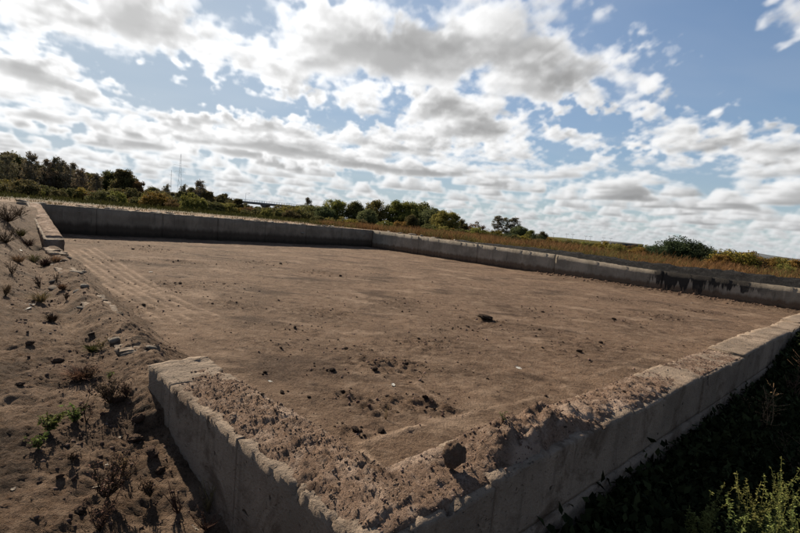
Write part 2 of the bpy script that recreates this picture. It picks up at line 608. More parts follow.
def mat_concrete(name, base=(.17, .165, .155), stain=None, drips=None, dirt=.5, band=None, streak=.55, boards=False):
    """object coordinates: x along the wall, z up. band=(height, colour, strength): a tide line; drips=(x0,x1,ztop): bitumen run"""
    m, k, bs, out = new_mat(name)
    tc = k.n('ShaderNodeTexCoord')
    p = tc.outputs['Object']
    n1 = k.noise(p, 1.1, 5, .62, .4)
    n2 = k.noise(p, 7, 6, .7, .2)
    st = k.n('ShaderNodeMapping')
    k.put(st.inputs[0], p)
    st.inputs['Scale'].default_value = (5, 5, .35)
    n3 = k.noise(st.outputs[0], 1.6, 5, .65, .2)
    n4 = k.noise(p, 60, 3, .7)
    c = k.mix(k.ss(n1, .35, .68), tuple(x * .78 for x in base), tuple(x * 1.22 for x in base))
    c = k.mix(k.ss(n3, .54, .74, 0, streak), c, tuple(x * .38 for x in base))
    c = k.mix(k.ss(n3, .44, .28, 0, streak * .8), c, tuple(x * 1.5 for x in base))
    c = k.mix(k.ss(n2, .54, .74, 0, dirt), c, (.12, .085, .06))
    c = k.mix(k.ss(n4, .62, .74, 0, .6), c, tuple(x * .35 for x in base))
    sep = k.n('ShaderNodeSeparateXYZ')
    k.put(sep.inputs[0], p)
    wob = k.m('MULTIPLY', k.m('SUBTRACT', k.noise(st.outputs[0], .8, 5, .6), .5), .45)
    zz = k.m('ADD', sep.outputs[2], wob)
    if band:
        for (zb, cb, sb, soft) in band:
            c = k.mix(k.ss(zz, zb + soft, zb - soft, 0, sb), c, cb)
    if drips:
        for (x0, x1, z1, run) in drips:
            xw = k.m('ADD', sep.outputs[0], k.m('MULTIPLY', k.m('SUBTRACT', k.noise(p, 1.8, 5, .7), .5), 1.6))
            ms = k.m('MULTIPLY', k.ss(xw, x0 - .45, x0 + .25), k.ss(xw, x1 + .7, x1 - .5))
            dm = k.n('ShaderNodeMapping')
            k.put(dm.inputs[0], p)
            dm.inputs['Scale'].default_value = (2.2, 2.2, .05)
            edge = k.m('SUBTRACT', z1, k.m('MULTIPLY', k.ss(k.noise(dm.outputs[0], 1.5, 4, .7), .28, .66, .1, 1.0), run))
            f = k.m('MULTIPLY', ms, k.ss(k.m('SUBTRACT', sep.outputs[2], edge), -.03, .06, 0, .93))
            c = k.mix(k.m('MULTIPLY', f, k.ss(n2, .2, .42, .55, 1.0)), c, (.012, .011, .011))
    k.put(bs.inputs['Base Color'], c)
    bs.inputs['Roughness'].default_value = .9
    bs.inputs['Specular IOR Level'].default_value = .12
    h = k.m('ADD', k.m('MULTIPLY', n2, .5), k.m('MULTIPLY', n4, .35))
    n5 = k.noise(p, 22, 6, .72, .2)
    if boards:      # board marks of the shuttering, pits where air bubbles sat
        h = k.m('SUBTRACT', h, k.ss(k.noise(p, 34, 1, .4), .66, .72, 0, .8))
        hole = k.ss(k.noise(p, 8.5, 2, .5, .6), .69, .74)
        h = k.m('SUBTRACT', h, k.m('MULTIPLY', hole, 1.2))
        mud = k.ss(k.noise(p, 2.3, 6, .7, .6), .50, .66, 0, .75)
        c = k.mix(mud, c, (.070, .046, .031))
        c = k.mix(k.m('MULTIPLY', hole, .85), c, (.018, .013, .010))
        k.put(bs.inputs['Base Color'], c)
    h = k.m('ADD', h, k.m('MULTIPLY', n5, .6))
    bump(k, bs, h, .8, .045)
    return m


def mat_plain(name, base, var=.3, rough=.8, scale=8.0, isl=False, bstr=.3, transl=0.0, hue=None):
    m, k, bs, out = new_mat(name)
    if isl:
        g = k.n('ShaderNodeNewGeometry')
        f = g.outputs['Random Per Island']
    else:
        tc = k.n('ShaderNodeTexCoord')
        f = k.ss(k.noise(tc.outputs['Object'], scale, 5, .65), .3, .7)
    b2 = hue or tuple(x * (1 + var) for x in base)
    c = k.mix(f, tuple(x * (1 - var) for x in base), b2)
    if isl:
        oi = k.n('ShaderNodeObjectInfo')
        hs = k.n('ShaderNodeHueSaturation')
        k.put(hs.inputs['Hue'], k.lin(oi.outputs['Random'], 0, 1, .465, .52))
        k.put(hs.inputs['Value'], k.lin(k.m('FRACT', k.m('MULTIPLY', oi.outputs['Random'], 7.3)), 0, 1, .75, 1.25))
        k.put(hs.inputs['Color'], c)
        c = hs.outputs[0]
    k.put(bs.inputs['Base Color'], c)
    bs.inputs['Roughness'].default_value = rough
    if isl:
        bs.inputs['Specular IOR Level'].default_value = .02
    if not isl:
        bump(k, bs, f, bstr, .02)
    if transl:
        tr = k.n('ShaderNodeBsdfTranslucent')
        k.put(tr.inputs[0], c)
        mx = k.n('ShaderNodeMixShader')
        mx.inputs[0].default_value = transl
        k.t.links.new(bs.outputs[0], mx.inputs[1])
        k.t.links.new(tr.outputs[0], mx.inputs[2])
        k.t.links.new(mx.outputs[0], out.inputs[0])
    return m


M = {}
M['floor'] = mat_soil('basin_soil', (.143, .094, .064), (.226, .162, .118), (.050, .031, .022), scale=1.0, bstr=1.0)
M['ground'] = mat_soil('loose_soil', (.104, .066, .043), (.180, .125, .088), (.026, .017, .012), scale=1.4, bstr=1.0, grass=((.065, .045, .018), (.045, .048, .015)))
M['caps'] = mat_soil('crumbled_dirt', (.185, .122, .087), (.310, .232, .182), (.055, .034, .024), use_mask=True, scale=2.2, bstr=1.0)
M['clod'] = mat_soil('clod_soil', (.095, .058, .040), (.16, .107, .077), (.030, .019, .014), use_mask=False, scale=6, bstr=1.0)
M['clod_dark'] = mat_soil('dark_clod_soil', (.036, .023, .017), (.070, .046, .034), (.014, .010, .007), use_mask=False, scale=6, bstr=1.0)
M['near_wall'] = mat_concrete('worn_concrete', (.175, .133, .100), dirt=.7, streak=.6, boards=True)
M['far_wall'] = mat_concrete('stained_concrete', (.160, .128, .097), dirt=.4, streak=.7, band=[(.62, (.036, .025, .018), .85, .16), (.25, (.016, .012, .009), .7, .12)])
M['side_wall'] = mat_concrete('tide_stained_concrete', (.215, .180, .140), dirt=.35, streak=.7, band=[(.40, (.085, .052, .032), .85, .10), (.16, (.04, .027, .02), .8, .08)],
                              drips=[(20.4, 22.5, .98, .95), (22.2, 24.2, .98, .6)])
M['pale'] = mat_concrete('pale_concrete', (.19, .160, .130), dirt=.7, streak=.3)
M['slag'] = mat_soil('black_slag', (.016, .015, .015), (.042, .04, .038), (.007, .007, .007), use_mask=False, scale=1.5, bstr=1.0)
M['white'] = mat_plain('white_litter', (.25, .24, .22), .45, .8, 30)
M['crumb'] = mat_plain('crumb_soil', (.095, .064, .047), .5, .95, isl=True, hue=(.135, .098, .075))
M['bark'] = mat_plain('bark', (.075, .062, .05), .35, .95, 5)
M['pale_bark'] = mat_plain('pale_bark', (.17, .155, .14), .35, .95, 5)
M['steel'] = mat_plain('hazed_steel', (.30, .31, .33), .15, .6, 3)  # distance haze mixed into the steel as a lighter grey-blue
M['dark_concrete'] = mat_plain('bridge_concrete', (.12, .12, .12), .2, .8, 1)
M['leaf_dark'] = mat_plain('leaf_dark_green', (.080, .080, .034), .45, .7, isl=True, transl=.35, hue=(.150, .138, .052))  # tone lifted to put the wood's haze into the leaf colour
M['leaf_olive'] = mat_plain('leaf_olive', (.125, .135, .038), .4, .7, isl=True, transl=.35, hue=(.22, .205, .055))
M['leaf_grey'] = mat_plain('leaf_willow', (.085, .100, .046), .4, .7, isl=True, transl=.35, hue=(.14, .15, .065))
M['leaf_yellow'] = mat_plain('leaf_autumn_yellow', (.14, .115, .03), .4, .7, isl=True, transl=.3, hue=(.24, .17, .04))
M['leaf_rust'] = mat_plain('leaf_autumn_rust', (.12, .082, .04), .4, .7, isl=True, transl=.35, hue=(.16, .10, .04))  # lightened as well, haze over the wood painted into the rust
M['leaf_bare'] = mat_plain('leaf_sparse', (.12, .105, .065), .4, .7, isl=True, transl=.3, hue=(.18, .15, .09))
M['weed'] = mat_plain('weed_green', (.060, .085, .022), .4, .7, isl=True, transl=.3, hue=(.11, .14, .04))
M['weed_grey'] = mat_plain('goosefoot_green', (.095, .115, .035), .35, .7, isl=True, transl=.35, hue=(.18, .19, .06))
M['weed_dark'] = mat_plain('shade_weed', (.014, .020, .008), .4, .8, isl=True, hue=(.034, .040, .016))  # weed green darkened, the ditch's shade put into the leaf colour
M['dry'] = mat_plain('dry_stalk', (.14, .095, .055), .45, .85, isl=True, transl=.15, hue=(.24, .17, .09))
M['dry_dark'] = mat_plain('dead_stalk', (.055, .038, .027), .45, .9, isl=True, hue=(.10, .065, .04))
M['reed_green'] = mat_plain('olive_rough_grass', (.070, .066, .022), .45, .85, isl=True, transl=.3, hue=(.15, .125, .045))
M['reed'] = mat_plain('dry_orange_grass', (.13, .072, .028), .5, .85, isl=True, transl=.3, hue=(.26, .165, .065))
M['meadow'] = mat_plain('meadow_grass', (.045, .05, .014), .4, .85, isl=True, transl=.2, hue=(.085, .085, .026))
M['hill'] = mat_plain('distant_hill', (.06, .065, .07), .3, .95, .02)
M['wall_far'] = mat_plain('distant_building_wall', (.085, .085, .088), .1, .9, .3)
M['roof_far'] = mat_plain('distant_building_roof', (.05, .05, .05), .1, .9, .3)
M['glass_far'] = mat_plain('distant_window', (.03, .035, .04), .1, .3, .3)

# ------------------------------------------------------------------ the lie of the land: a runs along the left wall, b along the right wall
N0 = np.array([-.01, 1.62])
A = np.array([-.69, .724]); A /= np.linalg.norm(A)
B = np.array([A[1], -A[0]])
AL = np.array([-.74, .672]); AL /= np.linalg.norm(AL)
BR = np.array([.76, .65]); BR /= np.linalg.norm(BR)
AFAR, BFAR = 25.5, 21.0


def xy(a, b):
    return N0[0] + a * A[0] + b * B[0], N0[1] + a * A[1] + b * B[1]


def ab(x, y):
    dx, dy = x - N0[0], y - N0[1]
    return dx * A[0] + dy * A[1], dx * B[0] + dy * B[1]


def b_left(a):
    return np.interp(a, [-5, 0, 2.73, 8, 15, 30], [0, 0, -.20, -.25, -.05, 0])


def a_right(b):
    return np.interp(b, [-5, 0, 22], [0, 0, -1.3])


def top_side(a):
    return np.interp(a, [-10, 0, 6, 10, 25.5], [.90, .95, .97, 1.15, 1.40])


def land(a, b):
    il = b - b_left(a); ir = a - a_right(b)
    zbank = np.interp(a, [-3, 0, 1.5, 3, 23, 60], [.0, .10, .30, .33, 1.40, 1.40])
    zfoot = np.interp(a, [-3, 0, 1.18, 1.75, 2.46, 4, 9, 12, 15, 18, 22, 60], [-.4, -.3, .0, .14, .27, .30, .30, .28, .26, .70, 1.30, 1.38])
    zl = zfoot + (zbank - zfoot) * sst(-il, .05, 1.15)
    zl = zl + .22 * np.exp(-((a - 19.5) / 2.0) ** 2 - ((b + 1.3) / .8) ** 2) + .30 * np.exp(-((a - 17.0) / 1.2) ** 2 - ((b + .95) / .45) ** 2)
    zr = -.10 - .75 * sst(-ir, .0, 1.1) * sst(b, -.8, .8) + .9 * sst(-ir, 3.0, 6.0) + .55 * sst(b, 7, 11)
    zo = zl + (zr - zl) * sst(b - a, -.7, .7)
    zf = top_side(a)
    far = np.maximum(sst(a, AFAR + .12, AFAR + .28), sst(b, BFAR + .12, BFAR + .28))
    farw = np.where((b > BFAR) | (a > AFAR), 1.0, 0.0)
    bl = np.clip((a - AFAR) / 3, 0, 1)
    # outside of left/right lines
    out_l = sst(-il, -.30, -.18); out_r = sst(-ir, -.30, -.18)
    near_out = np.maximum(out_l, out_r)
    z_in = np.full_like(a, -.5)
    # the gap in the left wall: spoil slopes down into the basin
    gap = sst(a, 1.9, 2.2) * sst(a, 15.6, 14.6)
    slope = zfoot + (.15 + .16 * fbm(a * 1.3, b * 1.3, 4, .65, 19)) * np.exp(-((il - .18) / .26) ** 2) - (zfoot + .14) * sst(il, .25, 1.25)
    z_in = np.where((gap > 0) & (il < 1.6) & (il > -.35), slope * gap + z_in * (1 - gap), z_in)
    z_in = np.where((il < .12) & (il > -.4) & (ir > .25) & (a < 2.25), zl, z_in)
    near_out = near_out * (1 - gap * sst(il, -.35, -.05) * (ir > .3))
    z = z_in + (zo - z_in) * near_out
    zfar = zf + .10 * sst(a, 45, 60)
    side_far = np.where(a > AFAR, sst(b, -4, 1.0), 1.0)
    zfar = np.where(a > AFAR, 1.38 + .06 * fbm(a * .12, b * .12, 3, .5, 4), zfar)
    z = z + (zfar - z) * far * np.where((b < .0) & (a > AFAR), sst(b, -3, 0), 1.0) * np.where((a < 0) & (b > BFAR), sst(a, -6, -1.5), 1.0)
    return z


def clumpy(x, y, s):
    return np.maximum(fbm(x * s, y * s, 4, .6, 31), -.15)


def land_rough(a, b):
    r = np.hypot(a + 1.2, b + 1.1)
    near = 1 / (1 + (r / 16) ** 2)
    n = .10 * fbm(a * .9, b * .9, 3, .5, 2) + 0.06 * fbm(a * 3.2, b * 3.2, 4, .62, 3) + .040 * np.abs(fbm(a * 8, b * 8, 4, .68, 9)) + .022 * fbm(a * 24, b * 24, 3, .65, 14)
    return n * near


def steps(pts):
    """piecewise list of (start, step) ... end"""
    out = []
    for (s, st), (e, _) in zip(pts[:-1], pts[1:]):
        n = max(1, int(round((e - s) / st)))
        out += list(s + (e - s) * np.arange(n) / n)
    out.append(pts[-1][0])
    return np.array(out)


geo = lambda s, e, n: list(s * (e / s) ** (np.arange(1, n + 1) / n))
av = np.concatenate([-np.array(geo(3.5, 3000, 22))[::-1], steps([(-3.5, .07), (-.5, .03), (.8, .018), (4.6, .04), (9, .10), (16, .12), (25.4, .04), (26.0, .3), (32, 0)]), 32 + np.array(geo(1.0, 4000, 40))])
bv = np.concatenate([-np.array(geo(5, 3500, 22))[::-1], steps([(-5, .12), (-2.6, .05), (-1.5, .018), (.7, .03), (1.4, .06), (5, .12), (11, .25), (20.9, .04), (21.5, .3), (27, 0)]), 27 + np.array(geo(1.0, 4000, 36))])
AA, BB = np.meshgrid(av, bv, indexing='ij')
ZZ = land(AA, BB)
inside = (ZZ < -.45) & (AA > a_right(BB) + .1) & (BB > b_left(AA) + .1) & (AA < AFAR) & (BB < BFAR)
ZZ = np.where(inside, ZZ, ZZ + land_rough(AA, BB))
X, Y = xy(AA, BB)
gm = mesh_np('ground', np.stack([X, Y, ZZ], -1).reshape(-1, 3), grid_faces(*AA.shape)[:, ::-1], True)
cv = np.zeros((AA.size, 3))
a_, b_ = AA.ravel(), BB.ravel()
pale = sst(a_, 25.6, 26.2) * sst(a_, 46, 36) * sst(b_, -6, -1) * sst(b_, 24, 20)
grassy = np.maximum(sst(a_, 34, 48), sst(b_, 21.5, 24)) * .9
grassy = np.maximum(grassy, sst(-b_, 6, 14)) * (1 - .9 * pale)
cv[:, 0] = np.maximum(pale * 1.0, .55 * sst(fbm(a_ * 1.1, b_ * 1.1, 4, .6, 55), .12, .4) * (b_ < .6))
cv[:, 1] = np.maximum(sst(-(a_ - a_right(b_)), .0, .4) * sst(b_, -.2, .6) * 1.0, .8 * sst(fbm(a_ * 1.6, b_ * 1.6, 4, .62, 77), .16, .42) * (b_ < .8))  # first term paints the ditch's shade into its soil, second is dark patches
ridge_ = sst(a_, 2.8, 3.4) * sst(a_, 15, 13) * np.exp(-((b_ - b_left(a_) - .2) / .22) ** 2)
cv[:, 0] = np.maximum(cv[:, 0], ridge_ * np.clip(.4 + 1.5 * fbm(a_ * 2, b_ * 2, 4, .6, 58), 0, 1))
cv[:, 2] = grassy
attr(gm, 'cover', cv)
structure(obj('ground', gm, M['ground']))


def land_z(x, y):
    a, b = ab(np.asarray(x, float), np.asarray(y, float))
    return land(a, b) + land_rough(a, b)


def on_land(px, py, z0=.3):
    """where the line of sight through a pixel meets the land"""
    d = ray(px, py)
    ts = np.concatenate([np.arange(.8, 30, .02), np.arange(30, 400, .5)])
    P = d[None] * ts[:, None] + np.array([0, 0, EYE])
    h = land_z(P[:, 0], P[:, 1])
    i = np.argmax(P[:, 2] <= h)
    return np.array([P[i, 0], P[i, 1], h[i]])


# ------------------------------------------------------------------ basin floor
fa = steps([(.15, .026), (4.5, .05), (8, .09), (15, .15), (25.7, 0)])
fb = steps([(.15, .026), (5, .05), (8, .09), (13, .13), (21.2, 0)])
FA, FB = np.meshgrid(fa, fb, indexing='ij')
_v = (FB - fb[0]) / (fb[-1] - fb[0]); _u = (FA - fa[0]) / (fa[-1] - fa[0])
FB = (b_left(FA) + .2) + _v * (fb[-1] - b_left(FA) - .2)
FA = (a_right(FB) + .2) + _u * (fa[-1] - a_right(FB) - .2)
FX, FY = xy(FA, FB)

CLUMPS = [(486, 321, .42, .09), (470, 328, .6, .03), (376, 364, .45, .05), (396, 366, .35, .05), (345, 396, .25, .05), (377, 404, .4, .05), (428, 401, .3, .06), (446, 411, .2, .05), (398, 412, .3, .04), (352, 432, .2, .04),
          (415, 345, .5, .03), (322, 273, .9, .06), (326, 313, .7, .05), (234, 305, .5, .05), (590, 345, .9, .02), (560, 352, .6, .03), (300, 330, .6, .03), (440, 340, .5, .02), (150, 250, 1.2, .08), (145, 247, .5, .08),
          (95, 243, 1.0, .06), (180, 262, 1.0, .05), (120, 262, .8, .06), (250, 262, 1.0, .04), (215, 285, .9, .04), (400, 303, .9, .03), (530, 312, .9, .03), (660, 318, .8, .04), (620, 300, 1.0, .03), (165, 285, .7, .05), (355, 350, .4, .03), (270, 345, .5, .02), (460, 372, .5, .02), (620, 322, .6, .03), (110, 300, .6, .05), (140, 310, .5, .05), (177, 293, .3, .04), (700, 312, .8, .05), (540, 330, .5, .02), (410, 380, .35, .03), (330, 372, .3, .03)]
LINES = [((363, 445), (408, 432), .035, 1.0), ((363, 453), (389, 474), .035, 1.0), ((408, 432), (470, 414), .03, .8), ((415, 385), (440, 400), .025, .5), ((470, 414), (545, 396), .03, .4), ((395, 372), (420, 385), .025, .5), ((440, 385), (500, 372), .03, .35), ((560, 388), (640, 360), .04, .3)]
for q in range(5):      # tyre tracks by the gap in the wall
    LINES.append(((66 + 7 * q, 252 - q), (112 + 17 * q, 285 + 4 * q), .05, 1.0))
    LINES.append(((88 + 14 * q, 274 + 3 * q), (165 + 13 * q, 325 - 2 * q), .05, 1.0))


def floor_fields(X, Y):
    a, b = ab(X, Y)
    h = .035 * fbm(X * .35, Y * .35, 3, .5, 40) + .028 * fbm(X * 1.5, Y * 2.0, 4, .6, 41) + .016 * fbm(X * 6, Y * 7, 4, .68, 42) + .007 * fbm(X * 22, Y * 22, 2, .6, 43)
    dark = .95 * sst(fbm(X * .45, Y * 1.0, 5, .62, 44), .08, .42) + .40 * sst(fbm(X * 2.2, Y * 3.0, 4, .6, 47), .18, .45)
    lite = .65 * sst(fbm(X * .6 + 7, Y * 1.0, 4, .6, 45), .10, .45)
    wx = X + .3 * fbm(X * 2, Y * 2, 3, .6, 48)
    wy = Y + .3 * fbm(X * 2 + 9, Y * 2, 3, .6, 49)
    for (px, py, r, hh) in CLUMPS:
        p = hit(px, py, 0)
        g = np.exp(-((wx - p[0]) / r) ** 2 - ((wy - p[1]) / (r * .75)) ** 2)
        rough = np.clip(.25 + 2.2 * fbm(X * 6, Y * 8, 4, .7, 46), 0, 1.8)
        h = h + hh * .85 * g * rough
        dark = np.maximum(dark, g * np.clip(rough * .95, 0, .85))
    seam = np.zeros_like(h)
    for (p0, p1, w, s_) in LINES:
        P0 = hit(*p0, 0)[:2]; P1 = hit(*p1, 0)[:2]
        dv = P1 - P0; L2 = dv @ dv
        t = np.clip(((X - P0[0]) * dv[0] + (Y - P0[1]) * dv[1]) / L2, 0, 1)
        dd = np.hypot(X - P0[0] - t * dv[0], Y - P0[1] - t * dv[1]) + .02 * fbm(X * 5, Y * 5, 2, .5, 50)
        g = np.exp(-(dd / w) ** 2) * s_ * np.clip(.75 + 1.2 * fbm(X * 3, Y * 3, 3, .5, 51), 0, 1)
        if w == .05:      # lugs of the tyre
            g = g * (.45 + .55 * (np.sin(t * math.sqrt(L2) * 2 * math.pi / .26) > -.3))
        h = h + .022 * g
        lite = np.maximum(lite, g)
        seam = np.maximum(seam, g * (.38 if w == .05 else .8))
        dark = dark * (1 - .8 * g)
    # back wall's shadow painted into the floor rim, heaped spoil by the side wall
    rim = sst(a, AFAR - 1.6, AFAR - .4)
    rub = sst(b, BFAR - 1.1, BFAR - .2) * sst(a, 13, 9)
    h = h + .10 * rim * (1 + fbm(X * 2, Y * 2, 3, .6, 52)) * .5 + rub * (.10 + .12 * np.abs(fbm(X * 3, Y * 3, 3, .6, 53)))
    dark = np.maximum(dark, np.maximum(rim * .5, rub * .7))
    return h, dark, lite, seam


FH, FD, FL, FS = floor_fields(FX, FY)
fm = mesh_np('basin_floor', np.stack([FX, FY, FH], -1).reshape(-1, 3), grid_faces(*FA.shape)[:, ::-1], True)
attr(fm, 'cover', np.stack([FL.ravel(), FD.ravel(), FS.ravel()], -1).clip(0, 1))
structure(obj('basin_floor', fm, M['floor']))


def floor_z(x, y):
    return floor_fields(np.asarray(x, float), np.asarray(y, float))[0]


# ------------------------------------------------------------------ walls
def panel_mesh(name, s0, s1, zb, zt, th, sgn, ds, rough=.006, chip=.03, seed=0, open_top=True, end_break=(0, 0), origin=0.0):
    n = max(2, int(round((s1 - s0) / ds)) + 1)
    s = np.linspace(s0, s1, n)
    nz, nt = max(4, int(1.0 / max(ds * 1.6, .05))), max(5, int(th / max(ds, .04)))
    tz = np.linspace(0, 1, nz + 1)
    ring = [(0, q, 0) for q in tz] + [(q, 1, 1) for q in np.linspace(0, 1, nt + 1)[1:-1]] + [(1, q, 2) for q in tz[::-1]]
    t = np.array([r[0] for r in ring]) * th
    fz = np.array([r[1] for r in ring])
    kind = np.array([r[2] for r in ring])
    S, T = np.meshgrid(s, t, indexing='ij')
    FZ = np.broadcast_to(fz, S.shape)
    b0 = zb(s) if callable(zb) else np.full(n, zb)
    t0 = zt(s) if callable(zt) else np.full(n, zt)
    Z = b0[:, None] + (t0 - b0)[:, None] * FZ
    T2 = T + np.where(kind == 0, -1, np.where(kind == 2, 1, 0)) * rough * (fbm(S * 3 + seed, Z * 4, 4, .6, seed) + .25)
    if open_top:
        edge = np.minimum(T, th - T)
        tn = fbm(S * 5 + seed, T * 5, 5, .74, seed + 1)
        Z = Z + (FZ > .99) * (.034 * tn * min(1, chip / .03) - chip * np.clip(4.5 * (fbm(S * 5, (T > th / 2) * 9.0 + S * 0, 5, .72, seed + 2) - .10), 0, 1.1) * sst(edge, .045, 0))
        T2 = T2 + np.where(FZ > .97, 1, 0) * np.where(kind == 0, 1, np.where(kind == 2, -1, 0)) * chip * .7 * np.clip(4.5 * (fbm(S * 5, (T > th / 2) * 9.0 + S * 0, 5, .72, seed + 2) - .10), 0, 1.1)
    S2 = S.copy()
    for e, amt in zip((0, 1), end_break):
        if amt:
            dd = sst(S, s0 + .25, s0) if e == 0 else sst(S, s1 - .25, s1)
            S2 = S2 + (1 if e == 0 else -1) * amt * dd * (.5 + fbm(T * 5 + 3, Z * 5, 3, .6, seed + 8)) * (.4 + FZ)
    V = np.stack([S2, sgn * T2, Z], -1).reshape(-1, 3)
    m = len(ring)
    i = np.arange(n - 1)[:, None] * m; j = np.arange(m)[None, :]; j1 = (j + 1) % m
    F = np.stack([i + j, i + j1, i + m + j1, i + m + j], -1).reshape(-1, 4)
    caps = np.array([list(range(m))[::-1], [(n - 1) * m + q for q in range(m)]])
    if sgn > 0:
        F = F[:, ::-1]; caps = caps[:, ::-1]
    me = mesh_np(name, V, [F[:, ::-1], caps[:, ::-1]], False)
    return me


def wall_thing(name, label, p0, dirv):
    return thing(name, label, 'wall', (p0[0], p0[1], 0), math.atan2(dirv[1], dirv[0]))


def cap_mesh(name, s0, s1, th, sgn, ztop, hfun, ds=.016, over=(.05, .12), seed=0, mask=None):
    s = np.arange(s0, s1 + ds, ds); t = np.arange(-over[0], th + over[1], ds)
    S, T = np.meshgrid(s, t, indexing='ij')
    base = ztop(S)
    e0 = sst(T + .07 * fbm(S * 7, T * 7, 4, .7, seed + 3), .0, .10)
    e1 = sst(T, th + .10, th - .04)
    h = hfun(S, T)
    ends = sst(S, s0, s0 + .12) * sst(S, s1, s1 - .25)
    z = base - .016 + .014 * fbm(S * 12, T * 12, 4, .7, seed + 4) + ends * e0 * e1 * (h + .016)
    z = z - .16 * sst(T, .035, .0) - .3 * sst(T, th + .0, th + .12) - .1 * (1 - ends)
    me = mesh_np(name, np.stack([S, sgn * T, z], -1).reshape(-1, 3), grid_faces(*S.shape) if sgn < 0 else grid_faces(*S.shape)[:, ::-1], True)
    c = np.zeros((S.size, 3))
    c[:, 0] = (.8 * sst(fbm(S * 2.2, T * 3, 4, .6, seed + 5), .0, .35)).ravel()
    c[:, 1] = (.85 * sst(fbm(S * 3.5, T * 4, 4, .62, seed + 6), .10, .42)).ravel()
    attr(me, 'cover', c)
    return me, (S, T, z)


def crumb_points(S, T, z, n, sgn, seed, bias=None):
    r = np.random.RandomState(seed)
    i = r.randint(0, S.shape[0], n); j = r.randint(2, S.shape[1] - 8, n)
    dens = fbm(S[i, j] * 3, T[i, j] * 3, 3, .6, seed) + r.rand(n) * .9
    m = dens > .35
    return np.stack([S[i, j], sgn * T[i, j], z[i, j]], -1)[m]


# near left wall: from the corner back to its broken end
lw = wall_thing('concrete_wall', 'short broken concrete wall with crumbled dirt on top, nearest the left bank', N0, AL)
ztl = lambda s: .585 + .012 * np.sin(s * 2.1) + .02 * sst(s, 2.0, 2.6)
for q, (s0, s1) in enumerate([(.02, 1.12), (1.128, 2.16), (2.168, 2.72)]):
    obj('concrete_panel', panel_mesh('concrete_panel', s0, s1, -.9, ztl, .45, -1, .016, .010, .05, 3 + q, True, (0, .10 if q == 2 else 0)), M['near_wall'], lw)
obj('wall_core', panel_mesh('wall_core', .06, 2.5, -.9, lambda s: s * 0 + .53, .41, -1, .1, 0, 0, 2, False), M['near_wall'], lw).location = (0, -.02, 0)


def crust(S, T, sd_):
    """crumbled surface: lumps of several sizes"""
    bil = lambda f_, q: np.abs(fbm(S * f_ + .15 * fbm(S * 9, T * 9, 2, .5, q + 50), T * f_, 3, .7, q))
    return .020 * fbm(S * 5, T * 5, 3, .6, sd_) + .040 * bil(9, sd_ + 1) + .030 * bil(21, sd_ + 2) + .016 * fbm(S * 46, T * 46, 2, .6, sd_ + 3) - .012


def hl(S, T):
    thin = sst(S, 2.45, 1.7)
    dome = .035 * np.clip(1 - ((T - .25) / .26) ** 2, 0, 1)
    return (dome + crust(S, T, 60)) * (.30 + .80 * thin) - .02 * (1 - thin)


me, st = cap_mesh('dirt_layer', .0, 2.62, .45, -1, ztl, hl, .0135, (-.008, .14), 60)
obj('dirt_layer', me, M['caps'], lw)
P = crumb_points(*st, 9000, -1, 5)
r = np.random.RandomState(4)
stuff(obj('dirt_crumbs', rocks_mesh('dirt_crumbs', P, r.rand(len(P)) ** 6 * .010 + .0022, 0), M['crumb'], lw))

# near right wall
rw = wall_thing('concrete_wall', 'long concrete wall with a dirt hump on top, from near corner to right edge', N0, BR)
ztr = lambda s: .60 + .010 * np.sin(s * 1.7)
joints = [.02, .80, 2.6, 4.4, 6.2, 8.0, 9.8, 11.6, 13.4, 15.2, 17, 18.8, 20.6, 22.2]
for q, (s0, s1) in enumerate(zip(joints[:-1], joints[1:])):
    g = .006
    ds = .018 if s0 < 4.4 else (.03 if s0 < 8 else .08)
    tilt = .006 * ((q * 7) % 3 - 1)
    o = obj('concrete_panel', panel_mesh('concrete_panel', s0 + g, s1 - g, .205, (lambda s, q=q: ztr(s) + .018 * ((q * 5) % 3 - 1)), .42, 1, ds, .010, .05, 20 + q), M['near_wall'], rw)
    o.location = (0, tilt, 0)
    o = obj('concrete_panel', panel_mesh('concrete_panel', s0 + g + .01, s1 - g + .01, -1.2, .192, .42, 1, ds, .010, .01, 50 + q, False), M['near_wall'], rw)
    o.location = (0, -.012 - tilt, 0)
obj('wall_core', panel_mesh('wall_core', .06, 22.1, -1.2, lambda s: s * 0 + .52, .38, 1, .5, 0, 0, 2, False), M['near_wall'], rw).location = (0, .02, 0)


def hr(S, T):
    g = lambda c, w, h: h * np.exp(-((S - c) / w) ** 2)
    mound = g(1.12, .20, .15) + g(1.40, .16, .07) + g(1.62, .20, .13) + g(1.95, .2, .06) + g(2.3, .25, .05) + g(2.9, .3, .04) + g(3.4, .3, .03)
    prof = np.exp(-((T - .22) / .17) ** 2)
    k = np.interp(S, [0, .3, 3.3, 4.2, 6, 22], [.9, .9, 1.0, .45, .30, .3])
    return .012 * k + mound * prof * (1 + .8 * fbm(S * 6, T * 6, 4, .6, 73)) + crust(S, T, 70) * k * (1 + 1.5 * mound * prof) - .02 * sst(S, 3.2, 4.2)


me, st = cap_mesh('dirt_layer', .0, 7.2, .42, 1, ztr, hr, .0145, (-.008, .16), 70)
obj('dirt_layer', me, M['caps'], rw)
P = crumb_points(*st, 14000, 1, 6)
r = np.random.RandomState(5)
stuff(obj('dirt_crumbs', rocks_mesh('dirt_crumbs', P, r.rand(len(P)) ** 6 * .011 + .0022, 0), M['crumb'], rw))
RW_CAP = st

